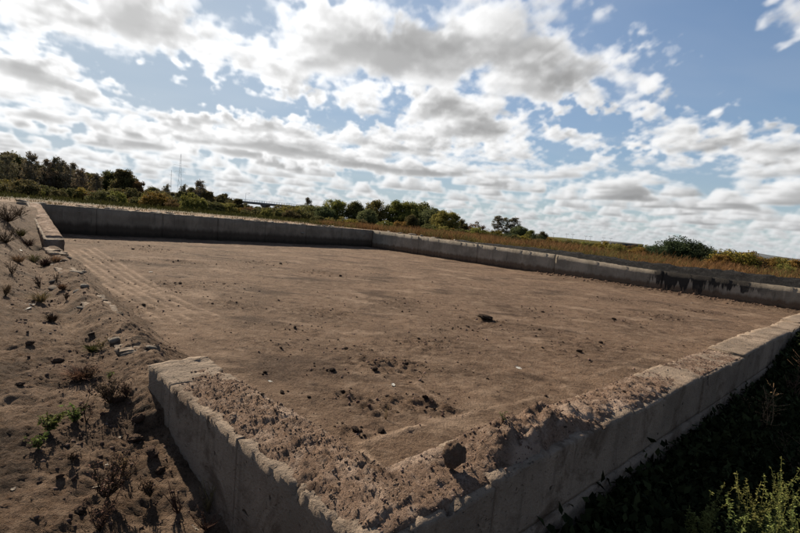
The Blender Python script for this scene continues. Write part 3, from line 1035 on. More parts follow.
# far wall at the back, left to the far corner
L0 = np.array(xy(AFAR, -.35))
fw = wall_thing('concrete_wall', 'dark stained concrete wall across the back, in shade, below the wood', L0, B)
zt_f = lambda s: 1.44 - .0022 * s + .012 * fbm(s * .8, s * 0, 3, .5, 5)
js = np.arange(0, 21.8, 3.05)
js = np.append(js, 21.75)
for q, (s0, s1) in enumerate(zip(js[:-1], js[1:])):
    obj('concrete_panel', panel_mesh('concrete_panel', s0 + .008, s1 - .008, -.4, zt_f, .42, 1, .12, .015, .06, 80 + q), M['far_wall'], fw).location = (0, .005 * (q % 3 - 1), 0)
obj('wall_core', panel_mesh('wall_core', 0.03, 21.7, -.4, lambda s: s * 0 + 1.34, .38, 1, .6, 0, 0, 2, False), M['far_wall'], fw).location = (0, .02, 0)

# side wall from the far corner to the right
F0 = np.array(xy(AFAR + .02, BFAR))
sw = wall_thing('concrete_wall', 'long grey concrete wall on the right with brown tide line and black bitumen run', F0, -A)
zt_s = lambda s: top_side(AFAR - s) + .010 * fbm(s * .9, s * 0, 3, .5, 6)
js = [0, 5.2, 10.4, 15.6, 20.8, 26.0, 30.0]
for q, (s0, s1) in enumerate(zip(js[:-1], js[1:])):
    obj('concrete_panel', panel_mesh('concrete_panel', s0 + .015, s1 - .015, -.5, zt_s, .40, 1, .10, .015, .06, 100 + q), M['side_wall'], sw).location = (0, .015 * (q % 3 - 1), 0)
obj('wall_core', panel_mesh('wall_core', 0.03, 29.9, -.5, lambda s: zt_s(s) - .1, .34, 1, .6, 0, 0, 2, False), M['side_wall'], sw).location = (0, .03, 0)

# what is left of the left wall, further back
r0 = np.array(xy(15.2, -.02))
rm = wall_thing('concrete_wall', 'remaining piece of concrete wall on the left, sloping up to the back wall', r0, A)
zt_r = lambda s: .56 + .092 * s + .07 * fbm(s * 1.3, s * 0 + 2.5, 4, .6, 17)
obj('concrete_panel', panel_mesh('concrete_panel', .0, 4.6, -.3, zt_r, .46, -1, .04, .03, .16, 130, True, (.08, 0)), M['near_wall'], rm)
obj('concrete_panel', panel_mesh('concrete_panel', 4.63, 9.9, -.3, zt_r, .46, -1, .05, .03, .16, 133), M['near_wall'], rm)
me, st = cap_mesh('dirt_layer', .3, 9.6, .46, -1, zt_r, lambda S, T: .03 + .07 * fbm(S * 1.5, T * 3, 4, .6, 88) + .02 * np.abs(fbm(S * 9, T * 9, 3, .6, 89)), .05, (-.01, .1), 90)
obj('dirt_layer', me, M['caps'], rm)

# low stubs showing in the gap
for (a0, ln, zt0, lab, sd_) in [(5.2, 2.1, .43, 'low worn stub of concrete in the middle of the left gap, half buried', 140), (8.6, 2.6, .44, 'far low concrete stub in the left gap, towards the remaining wall', 150), (3.5, 1.1, .40, 'short low concrete stub just behind the broken wall end', 160), (12.2, 2.4, .46, 'farthest low concrete stub, just before the remaining wall piece', 170)]:
    sb = np.array(xy(a0, float(b_left(a0)) + .04))
    stub = wall_thing('concrete_stub', lab, sb, A)
    obj('concrete_stub_block', panel_mesh('concrete_stub_block', 0, ln, -.3, lambda s: zt0 - .02 * s + .07 * fbm(s * 2, s * 0 + sd_, 4, .65, sd_), .30, -1, .018, .06, .2, sd_, True, (.2, .2)), M['near_wall'], stub)
# === END PART2

# ------------------------------------------------------------------ loose lumps
def floor_pt(px, py):
    p = hit(px, py, 0)
    p[2] = floor_z(p[0], p[1])
    return p


r = np.random.RandomState(21)
# crumbs over the basin floor: thick round the dark clumps, thin elsewhere
pts = []
for (px, py, rad, hh) in CLUMPS:
    p = hit(px, py, 0)
    k_ = int(120 + 160 * min(rad, 1))
    q = r.randn(k_, 2) * np.array([rad * .75, rad * .5]) + p[:2]
    pts.append(q)
q = np.stack([r.rand(9000) * 14, r.rand(9000) * 14], -1)
q = q[r.rand(9000) < 1 / (1 + (np.hypot(q[:, 0], q[:, 1]) / 5) ** 2)]
pts.append(np.stack(xy(q[:, 0] + .3, q[:, 1] + .3), -1))
pts = np.concatenate(pts)
a_, b_ = ab(pts[:, 0], pts[:, 1])
ok = (a_ > .5) & (b_ > .5) & (a_ < 25.2) & (b_ < 20.8)
pts = pts[ok]
sz = r.rand(len(pts)) ** 6 * .016 + .003
sz *= 1 + np.clip(np.hypot(pts[:, 0], pts[:, 1]) / 12, 0, 1.2)
P = np.column_stack([pts, floor_z(pts[:, 0], pts[:, 1])])
thin_ = r.rand(len(P)) < .42
P, sz = P[thin_], sz[thin_]
half = r.rand(len(P)) < .5
stuff(obj('floor_crumbs', rocks_mesh('floor_crumbs', P[half], sz[half], 0), M['clod_dark']), 'dark crumbs of earth strewn over the basin floor', 'crumbs')
stuff(obj('floor_crumbs', rocks_mesh('floor_crumbs', P[~half], sz[~half], 0), M['crumb']), 'brown crumbs of earth strewn over the basin floor', 'crumbs')

# crumbs and stones over the left bank
n = 26000
q = np.stack([r.rand(n) * 17 + .2, -r.rand(n) * 1.7 + .75], -1)
q = q[r.rand(n) < 1 / (1 + (q[:, 0] / 4.5) ** 2) + .05]
a_, b_ = q[:, 0], q[:, 1]
keep = (b_ - b_left(a_) < -.02) | ((a_ > 2.8) & (a_ < 15) & (b_ < .7))
keep &= fbm(a_ * 1.6, b_ * 1.6, 3, .6, 90) + r.rand(len(a_)) * .7 > .12
a_, b_ = a_[keep], b_[keep]
X_, Y_ = xy(a_, b_)
P = np.column_stack([X_, Y_, land_z(X_, Y_)])
sz = r.rand(len(P)) ** 7 * .020 + .0028
stuff(obj('bank_crumbs', rocks_mesh('bank_crumbs', P, sz, 0), M['crumb']), 'loose crumbs of earth and stone all over the left bank', 'crumbs')

# chunks of the fallen wall lying along the gap
for q in range(22):
    a0 = 3.0 + q * .56 + r.uniform(-.2, .2); b0 = float(b_left(a0)) + r.uniform(-.15, .5)
    x, y = xy(a0, b0)
    V, F = ROCKS[1][q % 8]
    V = np.sign(V) * np.abs(V) ** .7
    o = obj('concrete_chunk', mesh_np('concrete_chunk', V * np.array([1, .75, .6]), F), M['pale' if q % 3 else 'near_wall'], None, (x, y, float(land_z(x, y)) + .01))
    o.scale = np.array([1, r.uniform(.6, 1), r.uniform(.4, .8)]) * r.uniform(.05, .13)
    o.rotation_euler = (r.uniform(-.4, .4), r.uniform(-.4, .4), r.rand() * 6)
    o['kind'] = 'thing'
    tag(o, 'half buried chunk of broken concrete along the gap in the left wall', 'rubble', 'chunks of the fallen left wall')

# rubble heaped along the foot of the side wall
n = 420
a_ = r.rand(n) * 10.5 + .5; b_ = BFAR - .12 - np.abs(r.randn(n)) * .35
X_, Y_ = xy(a_, b_)
P = np.column_stack([X_, Y_, floor_z(X_, Y_)])
stuff(obj('foot_rubble', rocks_mesh('foot_rubble', P, r.rand(n) ** 3 * .07 + .015, 0), M['clod']), 'rubble heaped along the foot of the right side wall', 'rubble')

# single clods that can be picked out
LUMPS = [rock_shape(200 + i, 3, .55, .8) for i in range(5)]
LUMP_ME = [mesh_np('dirt_clod', V, F) for V, F in LUMPS]
for m_ in LUMP_ME:
    m_.materials.append(M['clod_dark'])


def clod(p, rad, label, group, i, mat=None, name='dirt_clod', cat='clod', squash=.8):
    me = LUMP_ME[i % 5]
    if mat:
        me = me.copy(); me.materials.clear(); me.materials.append(mat)
    o = obj(name, me, None, None, (p[0], p[1], p[2] + rad * .45 * squash))
    o.scale = (rad * r.uniform(.85, 1.2), rad * r.uniform(.8, 1.1), rad * squash)
    o.rotation_euler = (r.uniform(-.2, .2), r.uniform(-.2, .2), r.rand() * 6.28)
    o['kind'] = 'thing'
    return tag(o, label, cat, group)


i = 0
for (px, py, rad, hh) in CLUMPS:
    p = hit(px, py, 0)
    if p[1] > 20:
        continue
    for q in range(1):
        x, y = p[0] + r.randn() * rad * .5, p[1] + r.randn() * rad * .35
        clod((x, y, float(floor_z(x, y))), r.uniform(.012, .032) * (1 + p[1] * .06), 'dark dry clod of earth lying on the basin floor', 'clods on the basin floor', i)
        i += 1
for (px, py, rad, lab) in [(282, 393, .035, 'small dark clod beside the crumbled left wall, farther from the corner'), (265, 373, .03, 'small dark clod on the floor behind the broken wall end'), (309, 398, .025, 'flat dark clod on the floor just behind the left wall'),
                           (485, 321, .17, 'largest dark heap of earth out on the basin floor'), (355, 433, .04, 'dark clod on the floor close to the near corner')]:
    clod(floor_pt(px, py), rad, lab, None, i, squash=.42 if rad > .1 else .7)
    i += 1


def cap_at(px, py, cap, p0, dirv, sgn):
    """where a line of sight meets a wall's dirt layer"""
    S, T, z = cap
    nv = np.array([-dirv[1], dirv[0]]) * sgn
    d = ray(px, py)
    for t in np.arange(1.2, 9, .01):
        P_ = d * t + np.array([0, 0, EYE])
        s_ = (P_[:2] - p0) @ dirv; t_ = (P_[:2] - p0) @ nv
        if t_ < 0 or s_ < 0:
            continue
        ii = int(round((s_ - S[0, 0]) / (S[1, 0] - S[0, 0]))); jj = int(round((t_ - T[0, 0]) / (T[0, 1] - T[0, 0])))
        if 0 <= ii < S.shape[0] and 0 <= jj < S.shape[1] and P_[2] <= z[ii, jj]:
            return np.array([P_[0], P_[1], z[ii, jj]])
    return np.array([P_[0], P_[1], .6])


def on_right_wall(s_, t_):
    S, T, z = RW_CAP
    q = N0 + BR * s_ + np.array([-BR[1], BR[0]]) * t_
    return np.array([q[0], q[1], z[int((s_ - S[0, 0]) / (S[1, 0] - S[0, 0])), int((t_ - T[0, 0]) / (T[0, 1] - T[0, 0]))]])


clod(on_right_wall(.69, .20) + np.array([0, 0, .030]), .066, 'fist-sized round lump of earth sitting alone on the right wall top', None, 1, M['caps'], 'earth_lump', 'clod', 1.35)
clod(on_right_wall(.80, .24), .022, 'small stone just right of the round earth lump on the wall', None, 2, M['clod'], 'stone', 'stone')
for q in range(26):
    px, py = [(r.uniform(235, 345), 0), (r.uniform(480, 640), 0)][q % 2]
    if q % 2 == 0:
        s_ = r.uniform(.25, 1.9); t_ = r.uniform(.06, .4)
        nv = np.array([AL[1], -AL[0]])
        x, y = N0 + AL * s_ + nv * t_
        z = .585 + float(hl(np.array([s_]), np.array([t_]))[0])
        clod((x, y, z - .004), r.uniform(.007, .014), 'dark crumb of earth on the dirt layer of the left wall', 'crumbs picked out on the left wall', q)
    else:
        s_ = r.uniform(.3, 3.3); t_ = r.uniform(.06, .36)
        nv = np.array([-BR[1], BR[0]])
        x, y = N0 + BR * s_ + nv * t_
        z = .60 + float(hr(np.array([s_]), np.array([t_]))[0])
        clod((x, y, z - .004), r.uniform(.008, .017), 'dark crumb of earth on the dirt layer of the right wall', 'crumbs picked out on the right wall', q)
pr = on_land(541, 528)
clod(pr, .10, 'brown rock standing in the shade at the foot of the right wall', None, 3, M['clod'], 'rock', 'rock', 1.5)
for (px, py, rad, lab) in [(160, 394 + 80, .05, 'brown clod on the slope beside the left wall face'), (152, 455, .07, 'large brown clod against the slope left of the wall'), (58, 362, .07, 'dark clod beside the dry grass tuft on the bank'),
                           (30, 345, .06, 'brown clod on the bank left of the gap'), (80, 512, .05, 'dark stone low on the left bank below the dead stalks'), (60, 480, .03, 'brown stone in the middle of the left bank'),
                           (140, 420, .08, 'crumbly lump of earth beside the broken wall end'), (135, 440, .06, 'crumbly lump of earth below the broken wall end'), (118, 402, .07, 'lump of earth by the dead brown weed'), (20, 385, .04, 'small clod at the left edge of the bank')]:
    clod(on_land(px, py), rad * .7, lab, None, i, M['clod'])
    i += 1


# ------------------------------------------------------------------ litter
def scrap(p, w, l, label, name='litter_scrap', mat='white', up=.004, fold=.3, cat='litter'):
    n_, m_ = 7, 5
    u, v = np.meshgrid(np.linspace(-1, 1, n_), np.linspace(-1, 1, m_), indexing='ij')
    sd_ = r.randint(0, 1000)
    z = up + fold * w * (.35 * fbm(u * 1.3 + sd_, v * 1.3, 2, .5, sd_) + .25 * u * u * r.uniform(-.2, 1))
    e = 1 - .38 * (u * v) ** 2 + .5 * fbm(u * 1.7, v * 1.7 + sd_, 2, .5, sd_)
    top = np.stack([u * l / 2 * e, v * w / 2 * e, z], -1).reshape(-1, 3)
    bot = top - np.array([0, 0, .004])
    F = grid_faces(n_, m_)
    bd = [i_ * m_ for i_ in range(n_)] + [(n_ - 1) * m_ + j_ for j_ in range(1, m_)] + [i_ * m_ + m_ - 1 for i_ in range(n_ - 2, -1, -1)] + [j_ for j_ in range(m_ - 2, 0, -1)]
    k_ = n_ * m_
    sid = [[bd[q], bd[(q + 1) % len(bd)], bd[(q + 1) % len(bd)] + k_, bd[q] + k_] for q in range(len(bd))]
    me = mesh_np(name, np.concatenate([top, bot]), np.concatenate([F[:, ::-1], F + k_, np.array(sid)]))
    o = obj(name, me, M[mat], None, p)
    o.rotation_euler = (r.uniform(-.15, .15), r.uniform(-.15, .15), r.rand() * 3.14)
    o['kind'] = 'thing'
    return tag(o, label, cat)


for (px, py, w, l, lab) in [(518, 368, .09, .15, 'white scrap of litter out on the floor beyond the right wall'), (692, 303, .16, .30, 'white scrap lying near the far end of the side wall'),
                            (150, 272, .10, .24, 'pale scrap on the floor near the tyre tracks'), (393, 386, .04, .09, 'thin pale chip on the floor behind the near corner'), (270, 381, .03, .07, 'tiny pale chip on the floor behind the left wall')]:
    scrap(floor_pt(px, py), w, l, lab)
for (px, py, w, l, lab) in [(29, 304, .06, .19, 'upper of two white strips on the left bank'), (27, 309, .06, .16, 'lower of two white strips on the left bank'), (49, 333, .05, .08, 'white scrap on the bank halfway to the gap'),
                            (20, 250, .14, .18, 'bluish white scrap near the remaining wall piece'), (105, 464, .035, .07, 'small white chip beside the slope under the green weed'), (96, 487, .03, .12, 'long pale splinter standing in the slope'),
                            (118, 438, .03, .11, 'flat pale sliver on the slope beside the wall'), (69, 488, .028, .04, 'white pebble-sized scrap on the open bank'), (41, 499, .035, .05, 'greyish scrap low on the left bank'), (24, 477, .02, .035, 'tiny white crumb at the left of the bank'), (13, 488, .03, .06, 'pale scrap near the bottom left edge'), (48, 428 + 15, .02, .03, 'tiny pale chip below the green weed'), (195, 529, .02, .09, 'pale straw-like sliver at the foot of the left wall'), (70, 238, .1, .2, 'pale scrap on the remaining wall top')][:13]:
    if lab.startswith(('tiny', 'greyish', 'white pebble')):
        continue
    p = on_land(px, py) - np.array([0, 0, .006])
    scrap(p, w * .75, l * .75, lab, mat='white' if 'white' in lab else 'pale')

# broken slabs lying on the bank behind the far walls
for q in range(60):
    if q < 46:
        x, y = xy(AFAR + .22 + r.rand() ** 3 * 4, q * .45 + r.uniform(-.3, .3)); lab, grp = 'pale broken slab lying on the bank behind the back wall', 'slabs behind the back wall'
    else:
        x, y = xy(24 - (q - 46) * .85 + r.uniform(-.3, .3), BFAR + .55 + r.rand() * .5); lab, grp = 'pale broken slab lying along the top of the right side wall', 'slabs behind the side wall'
    V, F = ROCKS[1][q % 8]
    me = mesh_np('broken_slab', V * np.array([1, .8, .28]), F)
    o = obj('broken_slab', me, M['pale'], None, (x, y, float(land_z(x, y)) + .03))
    o.scale = np.array([r.uniform(.18, .45), r.uniform(.14, .3), r.uniform(.15, .42)])
    o.rotation_euler = (r.uniform(-.15, .15), r.uniform(-.2, .2), r.rand() * 3)
    o['kind'] = 'thing'
    tag(o, lab, 'slab', grp)

# black slag bank on the side wall
sa = steps([(-8, .12), (19, 0)]); sb_ = steps([(BFAR + .02, .06), (BFAR + 2.2, 0)])
SA, SB = np.meshgrid(sa, sb_, indexing='ij')
ht = np.interp(SA, [-8, 2, 9, 15, 18], [.26, .26, .20, .08, -.05]) * (1 + .8 * fbm(SA * 1.3, SB * 2, 4, .6, 97))
prof = sst(SB, BFAR + .02, BFAR + .5) * sst(SB, BFAR + 2.2, BFAR + 1.2)
SX, SY = xy(SA, SB)
SZ = top_side(SA) - .06 + prof * (ht + .06) + .02
sl = mesh_np('slag_bank', np.stack([SX, SY, SZ], -1).reshape(-1, 3), grid_faces(*SA.shape)[:, ::-1], True)
stuff(obj('slag_bank', sl, M['slag']), 'low bank of black slag along the top of the right side wall', 'slag')


# ------------------------------------------------------------------ near plants
def leaf_quads(mb, C, D, L, W, r):
    """leaves at C pointing along D, length L, width W"""
    n = len(C)
    D = D / np.maximum(np.linalg.norm(D, axis=1, keepdims=True), 1e-6)
    up = r.randn(n, 3) * .6 + np.array([0, 0, 1])
    S_ = np.cross(D, up); S_ /= np.maximum(np.linalg.norm(S_, axis=1, keepdims=True), 1e-6)
    Nn = np.cross(S_, D)
    L = np.broadcast_to(L, (n,))[:, None]; W = np.broadcast_to(W, (n,))[:, None]
    v0 = C; v1 = C + D * L * .45 + S_ * W * .5 + Nn * L * .08; v2 = C + D * L - Nn * L * .12; v3 = C + D * L * .45 - S_ * W * .5 + Nn * L * .08
    V = np.stack([v0, v1, v2, v3], 1).reshape(-1, 3)
    mb.add(V, np.arange(n * 4).reshape(-1, 4))


def leafy_weed(label, p, h, spread, nst, nleaf, L, leaf='weed', stem='dry_dark', name='weed_plant', seed=0, spike=False, group=None):
    r = np.random.RandomState(seed)
    t = thing(name, label, 'plant', tuple(p), 0, group)
    ms, ml = MB(), MB()
    for q in range(nst):
        an = r.rand() * 6.283; lean = spread * r.uniform(.15, 1)
        hh = h * r.uniform(.6, 1.0)
        tt = np.linspace(0, 1, 7)
        bend = r.randn(2) * .06 * h
        pts_ = np.column_stack([np.cos(an) * lean * tt ** 1.4 + bend[0] * np.sin(tt * 3), np.sin(an) * lean * tt ** 1.4 + bend[1] * np.sin(tt * 3), hh * tt])
        ms.tube(pts_, np.linspace(.003, .001, 7) * (1 if spike else 1.1), 4)
        lo = .35 if spike else .08
        for br in range(1 if not spike else 7):
            if spike and br > 0:       # side spikes
                t0 = r.uniform(.35, .85); base = np.array([np.interp(t0, tt, pts_[:, c_]) for c_ in range(3)])
                a2 = r.rand() * 6.283; ln = hh * r.uniform(.12, .28)
                pp = base + np.linspace(0, 1, 5)[:, None] * np.array([np.cos(a2) * .55, np.sin(a2) * .55, .85]) * ln
                ms.tube(pp, np.linspace(.0012, .0006, 5), 3)
                tl = r.rand(nleaf // 2); C = np.stack([np.interp(tl, np.linspace(0, 1, 5), pp[:, c_]) for c_ in range(3)], -1)
            else:
                tl = lo + (1 - lo) * r.rand(nleaf); C = np.stack([np.interp(tl, tt, pts_[:, c_]) for c_ in range(3)], -1)
            D = r.randn(len(C), 3) * np.array([1, 1, .4]) + np.array([0, 0, .45])
            sc = r.uniform(.45, 1.0, len(C))
            leaf_quads(ml, C, D, L * sc, L * .52 * sc, r)
    obj('stem', ms.mesh('stem'), M[stem], t)
    obj('leaves', ml.mesh('leaves'), M[leaf], t)
    return t


def dry_plant(label, p, h, spread, nst, branches, mat='dry_dark', name='dead_weed', seed=0, heads=0, rad=.0022, group=None, lean_dir=None):
    r = np.random.RandomState(seed)
    t = thing(name, label, 'plant', tuple(p), 0, group)
    ms, mh = MB(), MB()
    for q in range(nst):
        an = r.rand() * 6.283; hh = h * r.uniform(.45, 1)
        tt = np.linspace(0, 1, 6)
        off = np.array([np.cos(an), np.sin(an)]) * spread * r.uniform(.2, 1)
        if lean_dir is not None:
            off = off * .5 + np.array(lean_dir) * hh * r.uniform(.4, 1)
        kx, ky = r.randn(2) * .05 * h
        pts_ = np.column_stack([off[0] * tt + kx * np.sin(tt * 5), off[1] * tt + ky * np.sin(tt * 4), hh * tt])
        ms.tube(pts_, np.linspace(rad * 1.4, rad * .6, 6), 4)
        for b in range(branches):
            t0 = r.uniform(.25, .95); base = np.array([np.interp(t0, tt, pts_[:, c_]) for c_ in range(3)])
            a2 = r.rand() * 6.283; ln = hh * r.uniform(.08, .3)
            d_ = np.array([np.cos(a2), np.sin(a2), r.uniform(.1, 1.1)]); d_ /= np.linalg.norm(d_)
            ms.tube(base + np.linspace(0, 1, 3)[:, None] * d_ * ln, [rad * .7, rad * .5, rad * .3], 3)
            if heads:
                C = base + d_ * ln * r.uniform(.5, 1, (heads, 1))
                leaf_quads(mh, C, r.randn(heads, 3), np.full(heads, .018), np.full(heads, .008), r)
    obj('stem', ms.mesh('stem'), M[mat], t)
    if heads:
        obj('dry_leaves', mh.mesh('dry_leaves'), M[mat], t)
    return t


def tuft(label, p, h, spread, n, mat='dry', name='grass_tuft', seed=0, group=None, w=.004):
    r = np.random.RandomState(seed)
    an = r.rand(n) * 6.283
    base = np.column_stack([np.cos(an), np.sin(an)]) * (spread * .35 * np.sqrt(r.rand(n)))[:, None]
    hh = h * r.uniform(.4, 1, n)
    out = np.column_stack([np.cos(an), np.sin(an)]) * (spread * r.uniform(.2, 1, n))[:, None] + r.randn(n, 2) * spread * .3
    side = np.column_stack([-np.sin(an), np.cos(an)]) * w
    V = []
    for f_, wk in ((0, 1), (.5, .8), (1, .1)):
        c = np.column_stack([base + out * f_ ** 1.6, hh * (f_ - .25 * f_ ** 2.5)])
        V += [np.column_stack([c[:, :2] + side * wk, c[:, 2]]), np.column_stack([c[:, :2] - side * wk, c[:, 2]])]
    V = np.stack(V, 1)
    b = (np.arange(n) * 6)[:, None]
    F = np.concatenate([b + np.array([0, 1, 3, 2]), b + np.array([2, 3, 5, 4])])
    t = obj(name, mesh_np(name, V.reshape(-1, 3), F), M[mat], None, tuple(p))
    t['kind'] = 'thing'
    return tag(t, label, 'grass', group)


leafy_weed('bright green leafy weed on the left bank, largest of three', on_land(49, 432), .13, .12, 16, 16, .040, seed=1)
leafy_weed('bright green leafy weed between the large weed and the dead stalks', on_land(75, 421), .11, .10, 12, 14, .036, seed=2)
leafy_weed('small green leafy weed lowest of three on the left bank', on_land(38, 449), .08, .10, 9, 12, .034, seed=3)
leafy_weed('small green sprig at the gap beside the broken wall end', on_land(109, 381), .07, .06, 6, 8, .026, seed=4)
dry_plant('dead brown bushy weed beside the broken wall end', on_land(110, 404), .20, .13, 26, 9, 'dry_dark', seed=5, heads=3, rad=.0025)
dry_plant('single dead stalk with a dark seed head on the bank', on_land(86, 424), .24, .03, 3, 6, 'dry_dark', seed=6, heads=8, rad=.003)
dry_plant('tangle of dead dark stalks low on the left bank', on_land(108, 500), .26, .16, 26, 8, 'dry_dark', seed=7, heads=2, rad=.0025)
dry_plant('dead dark stalks at the bottom edge of the left bank', on_land(100, 531), .22, .14, 16, 7, 'dry_dark', seed=8, heads=2, rad=.0022)
dry_plant('upright reddish dry stalks against the left wall face', on_land(207, 514), .24, .07, 12, 1, 'dry', seed=9, rad=.0018)
dry_plant('dark bent twigs leaning on the slope by the wall', on_land(178, 515), .18, .10, 9, 2, 'dry_dark', seed=10, rad=.003, lean_dir=(-.7, .2))
dry_plant('dark thin twigs at the foot of the left wall', on_land(205, 531), .14, .12, 14, 5, 'dry_dark', seed=11, rad=.0022)
tuft('straw coloured grass tuft beside the dark clod on the bank', on_land(80, 379), .15, .15, 240, 'dry', seed=12)
for q, (px, py, h, lab) in enumerate([(40, 302, .20, 'brown grass tuft on the bank beside the white strips'), (45, 266, .28, 'brown grass tuft at the foot of the remaining wall end'), (34, 262, .26, 'olive grass tuft just left of the remaining wall end'), (56, 262, .24, 'dry grass tuft right under the remaining wall end'), (28, 246, .35, 'brown grass tuft beside the remaining wall face'), (20, 236, .35, 'grass tuft further up beside the remaining wall'), (18, 262, .25, 'grass tuft on the slope left of the bluish scrap'), (52, 322, .14, 'small dry tuft on the ridge in the gap'), (92, 352, .10, 'small dry tuft on the ridge nearer the broken wall'), (62, 290, .14, 'dry tuft on the crumbled ridge of the gap')]):
    tuft(lab, on_land(px, py), h, h * .8, 130, ['dry', 'dry_dark', 'meadow'][q % 3], seed=30 + q, w=.006)
dry_plant('dead bush on top of the mound at the left edge', on_land(8, 222), .55, .5, 34, 9, 'dry_dark', seed=41, heads=3, rad=.007)
dry_plant('dead brush on the slope under the mound', on_land(6, 243), .40, .4, 26, 8, 'dry_dark', seed=42, heads=3, rad=.006)
dry_plant('sparse dead brush beside the top of the remaining wall', on_land(20, 216), .4, .3, 20, 8, 'dry_dark', seed=43, heads=3, rad=.006)

for q, (px, py, h) in enumerate([(56, 282, .20), (66, 300, .13), (101, 350, .13), (40, 288, .22), (12, 275, .26), (6, 296, .16), (90, 378, .10), (127, 399, .12), (124, 470, .10), (150, 500, .11), (72, 462, .07)]):
    dry_plant('dark dry weed along the crumbled edge of the left bank', on_land(px, py), h, h * r.uniform(.5, 1.3), int(r.uniform(6, 22)), int(r.uniform(3, 9)), ['dry_dark', 'dry_dark', 'dry'][q % 3], 'dead_weed', 300 + q, 3, .0018 + h * .004, 'dry weeds along the crumbled edge', (r.uniform(-.6, .6), r.uniform(-.6, .6)) if q % 2 else None)
leafy_weed('tiny green seedling growing behind the dirt hump of the right wall', cap_at(503, 424, RW_CAP, N0, BR, 1), .075, .03, 3, 6, .022, seed=50)
dry_plant('pale dry straw twig standing on the basin floor', floor_pt(386, 420), .17, .05, 4, 3, 'dry', seed=51, rad=.0022)

# weeds down in the shaded ditch on the right
for q, (px, py, zt_, lab) in enumerate([(722, 482, .36, 'grey green goosefoot weed leftmost in the lower right corner'), (757, 473, .40, 'grey green goosefoot weed second from the left in the lower right corner'), (773, 474, .38, 'grey green goosefoot weed third from the left in the lower right corner'), (790, 466, .42, 'tall grey green goosefoot weed near the right edge'), (800, 452, .46, 'grey green goosefoot weed cut by the right edge'), (745, 500, .30, 'low grey green goosefoot weed in front of the others'), (782, 500, .34, 'grey green goosefoot weed in the very corner, low'), (798, 490, .36, 'grey green goosefoot weed in the corner against the right edge'), (735, 515, .26, 'lowest grey green goosefoot weed at the bottom edge')]):
    p = hit(px, py, zt_)
    # stand it far enough out of the wall's shade
    zg = float(land_z(p[0], p[1]))
    leafy_weed(lab, (p[0], p[1], zg), zt_ - zg, .16, 6, 70, .026, 'weed_grey', 'weed_grey', 'goosefoot_weed', 60 + q, True, None)
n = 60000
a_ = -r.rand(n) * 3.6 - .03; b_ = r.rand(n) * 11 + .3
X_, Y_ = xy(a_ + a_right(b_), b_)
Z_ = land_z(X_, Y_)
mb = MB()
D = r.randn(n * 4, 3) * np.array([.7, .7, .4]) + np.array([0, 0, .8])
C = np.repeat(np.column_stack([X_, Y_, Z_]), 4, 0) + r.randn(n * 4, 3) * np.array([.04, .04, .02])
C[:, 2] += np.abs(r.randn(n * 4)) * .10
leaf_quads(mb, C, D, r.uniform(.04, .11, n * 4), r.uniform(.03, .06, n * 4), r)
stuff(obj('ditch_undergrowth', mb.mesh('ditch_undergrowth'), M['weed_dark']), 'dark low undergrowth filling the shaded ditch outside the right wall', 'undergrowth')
for q in range(16):
    b0 = 5.2 + q * .38 + r.rand() * .3; a0 = -.35 - r.rand() * .9
    x, y = xy(a0 + a_right(b0), b0)
    dry_plant('dry brown weed standing along the right wall at the right edge', (x, y, float(land_z(x, y))), r.uniform(.7, 1.05), .3, 9, 12, 'dry' if q % 3 else 'dry_dark', 'dry_reed_weed', 80 + q, 4, .004, 'dry weeds by the right edge')
for q in range(10):
    b0 = 2.2 + q * .55; a0 = -.9 - r.rand() * 1.2
    x, y = xy(a0 + a_right(b0), b0)
    dry_plant('thin dead stalks standing in the dark ditch', (x, y, float(land_z(x, y))), r.uniform(.3, .6), .25, 6, 6, 'dry_dark', 'dead_weed', 110 + q, 2, .0025, 'dead stalks in the ditch')
# === END PART3

M['leaf_shrub'] = mat_plain('leaf_shrub', (.038, .055, .028), .4, .7, isl=True, transl=.2, hue=(.065, .085, .04))

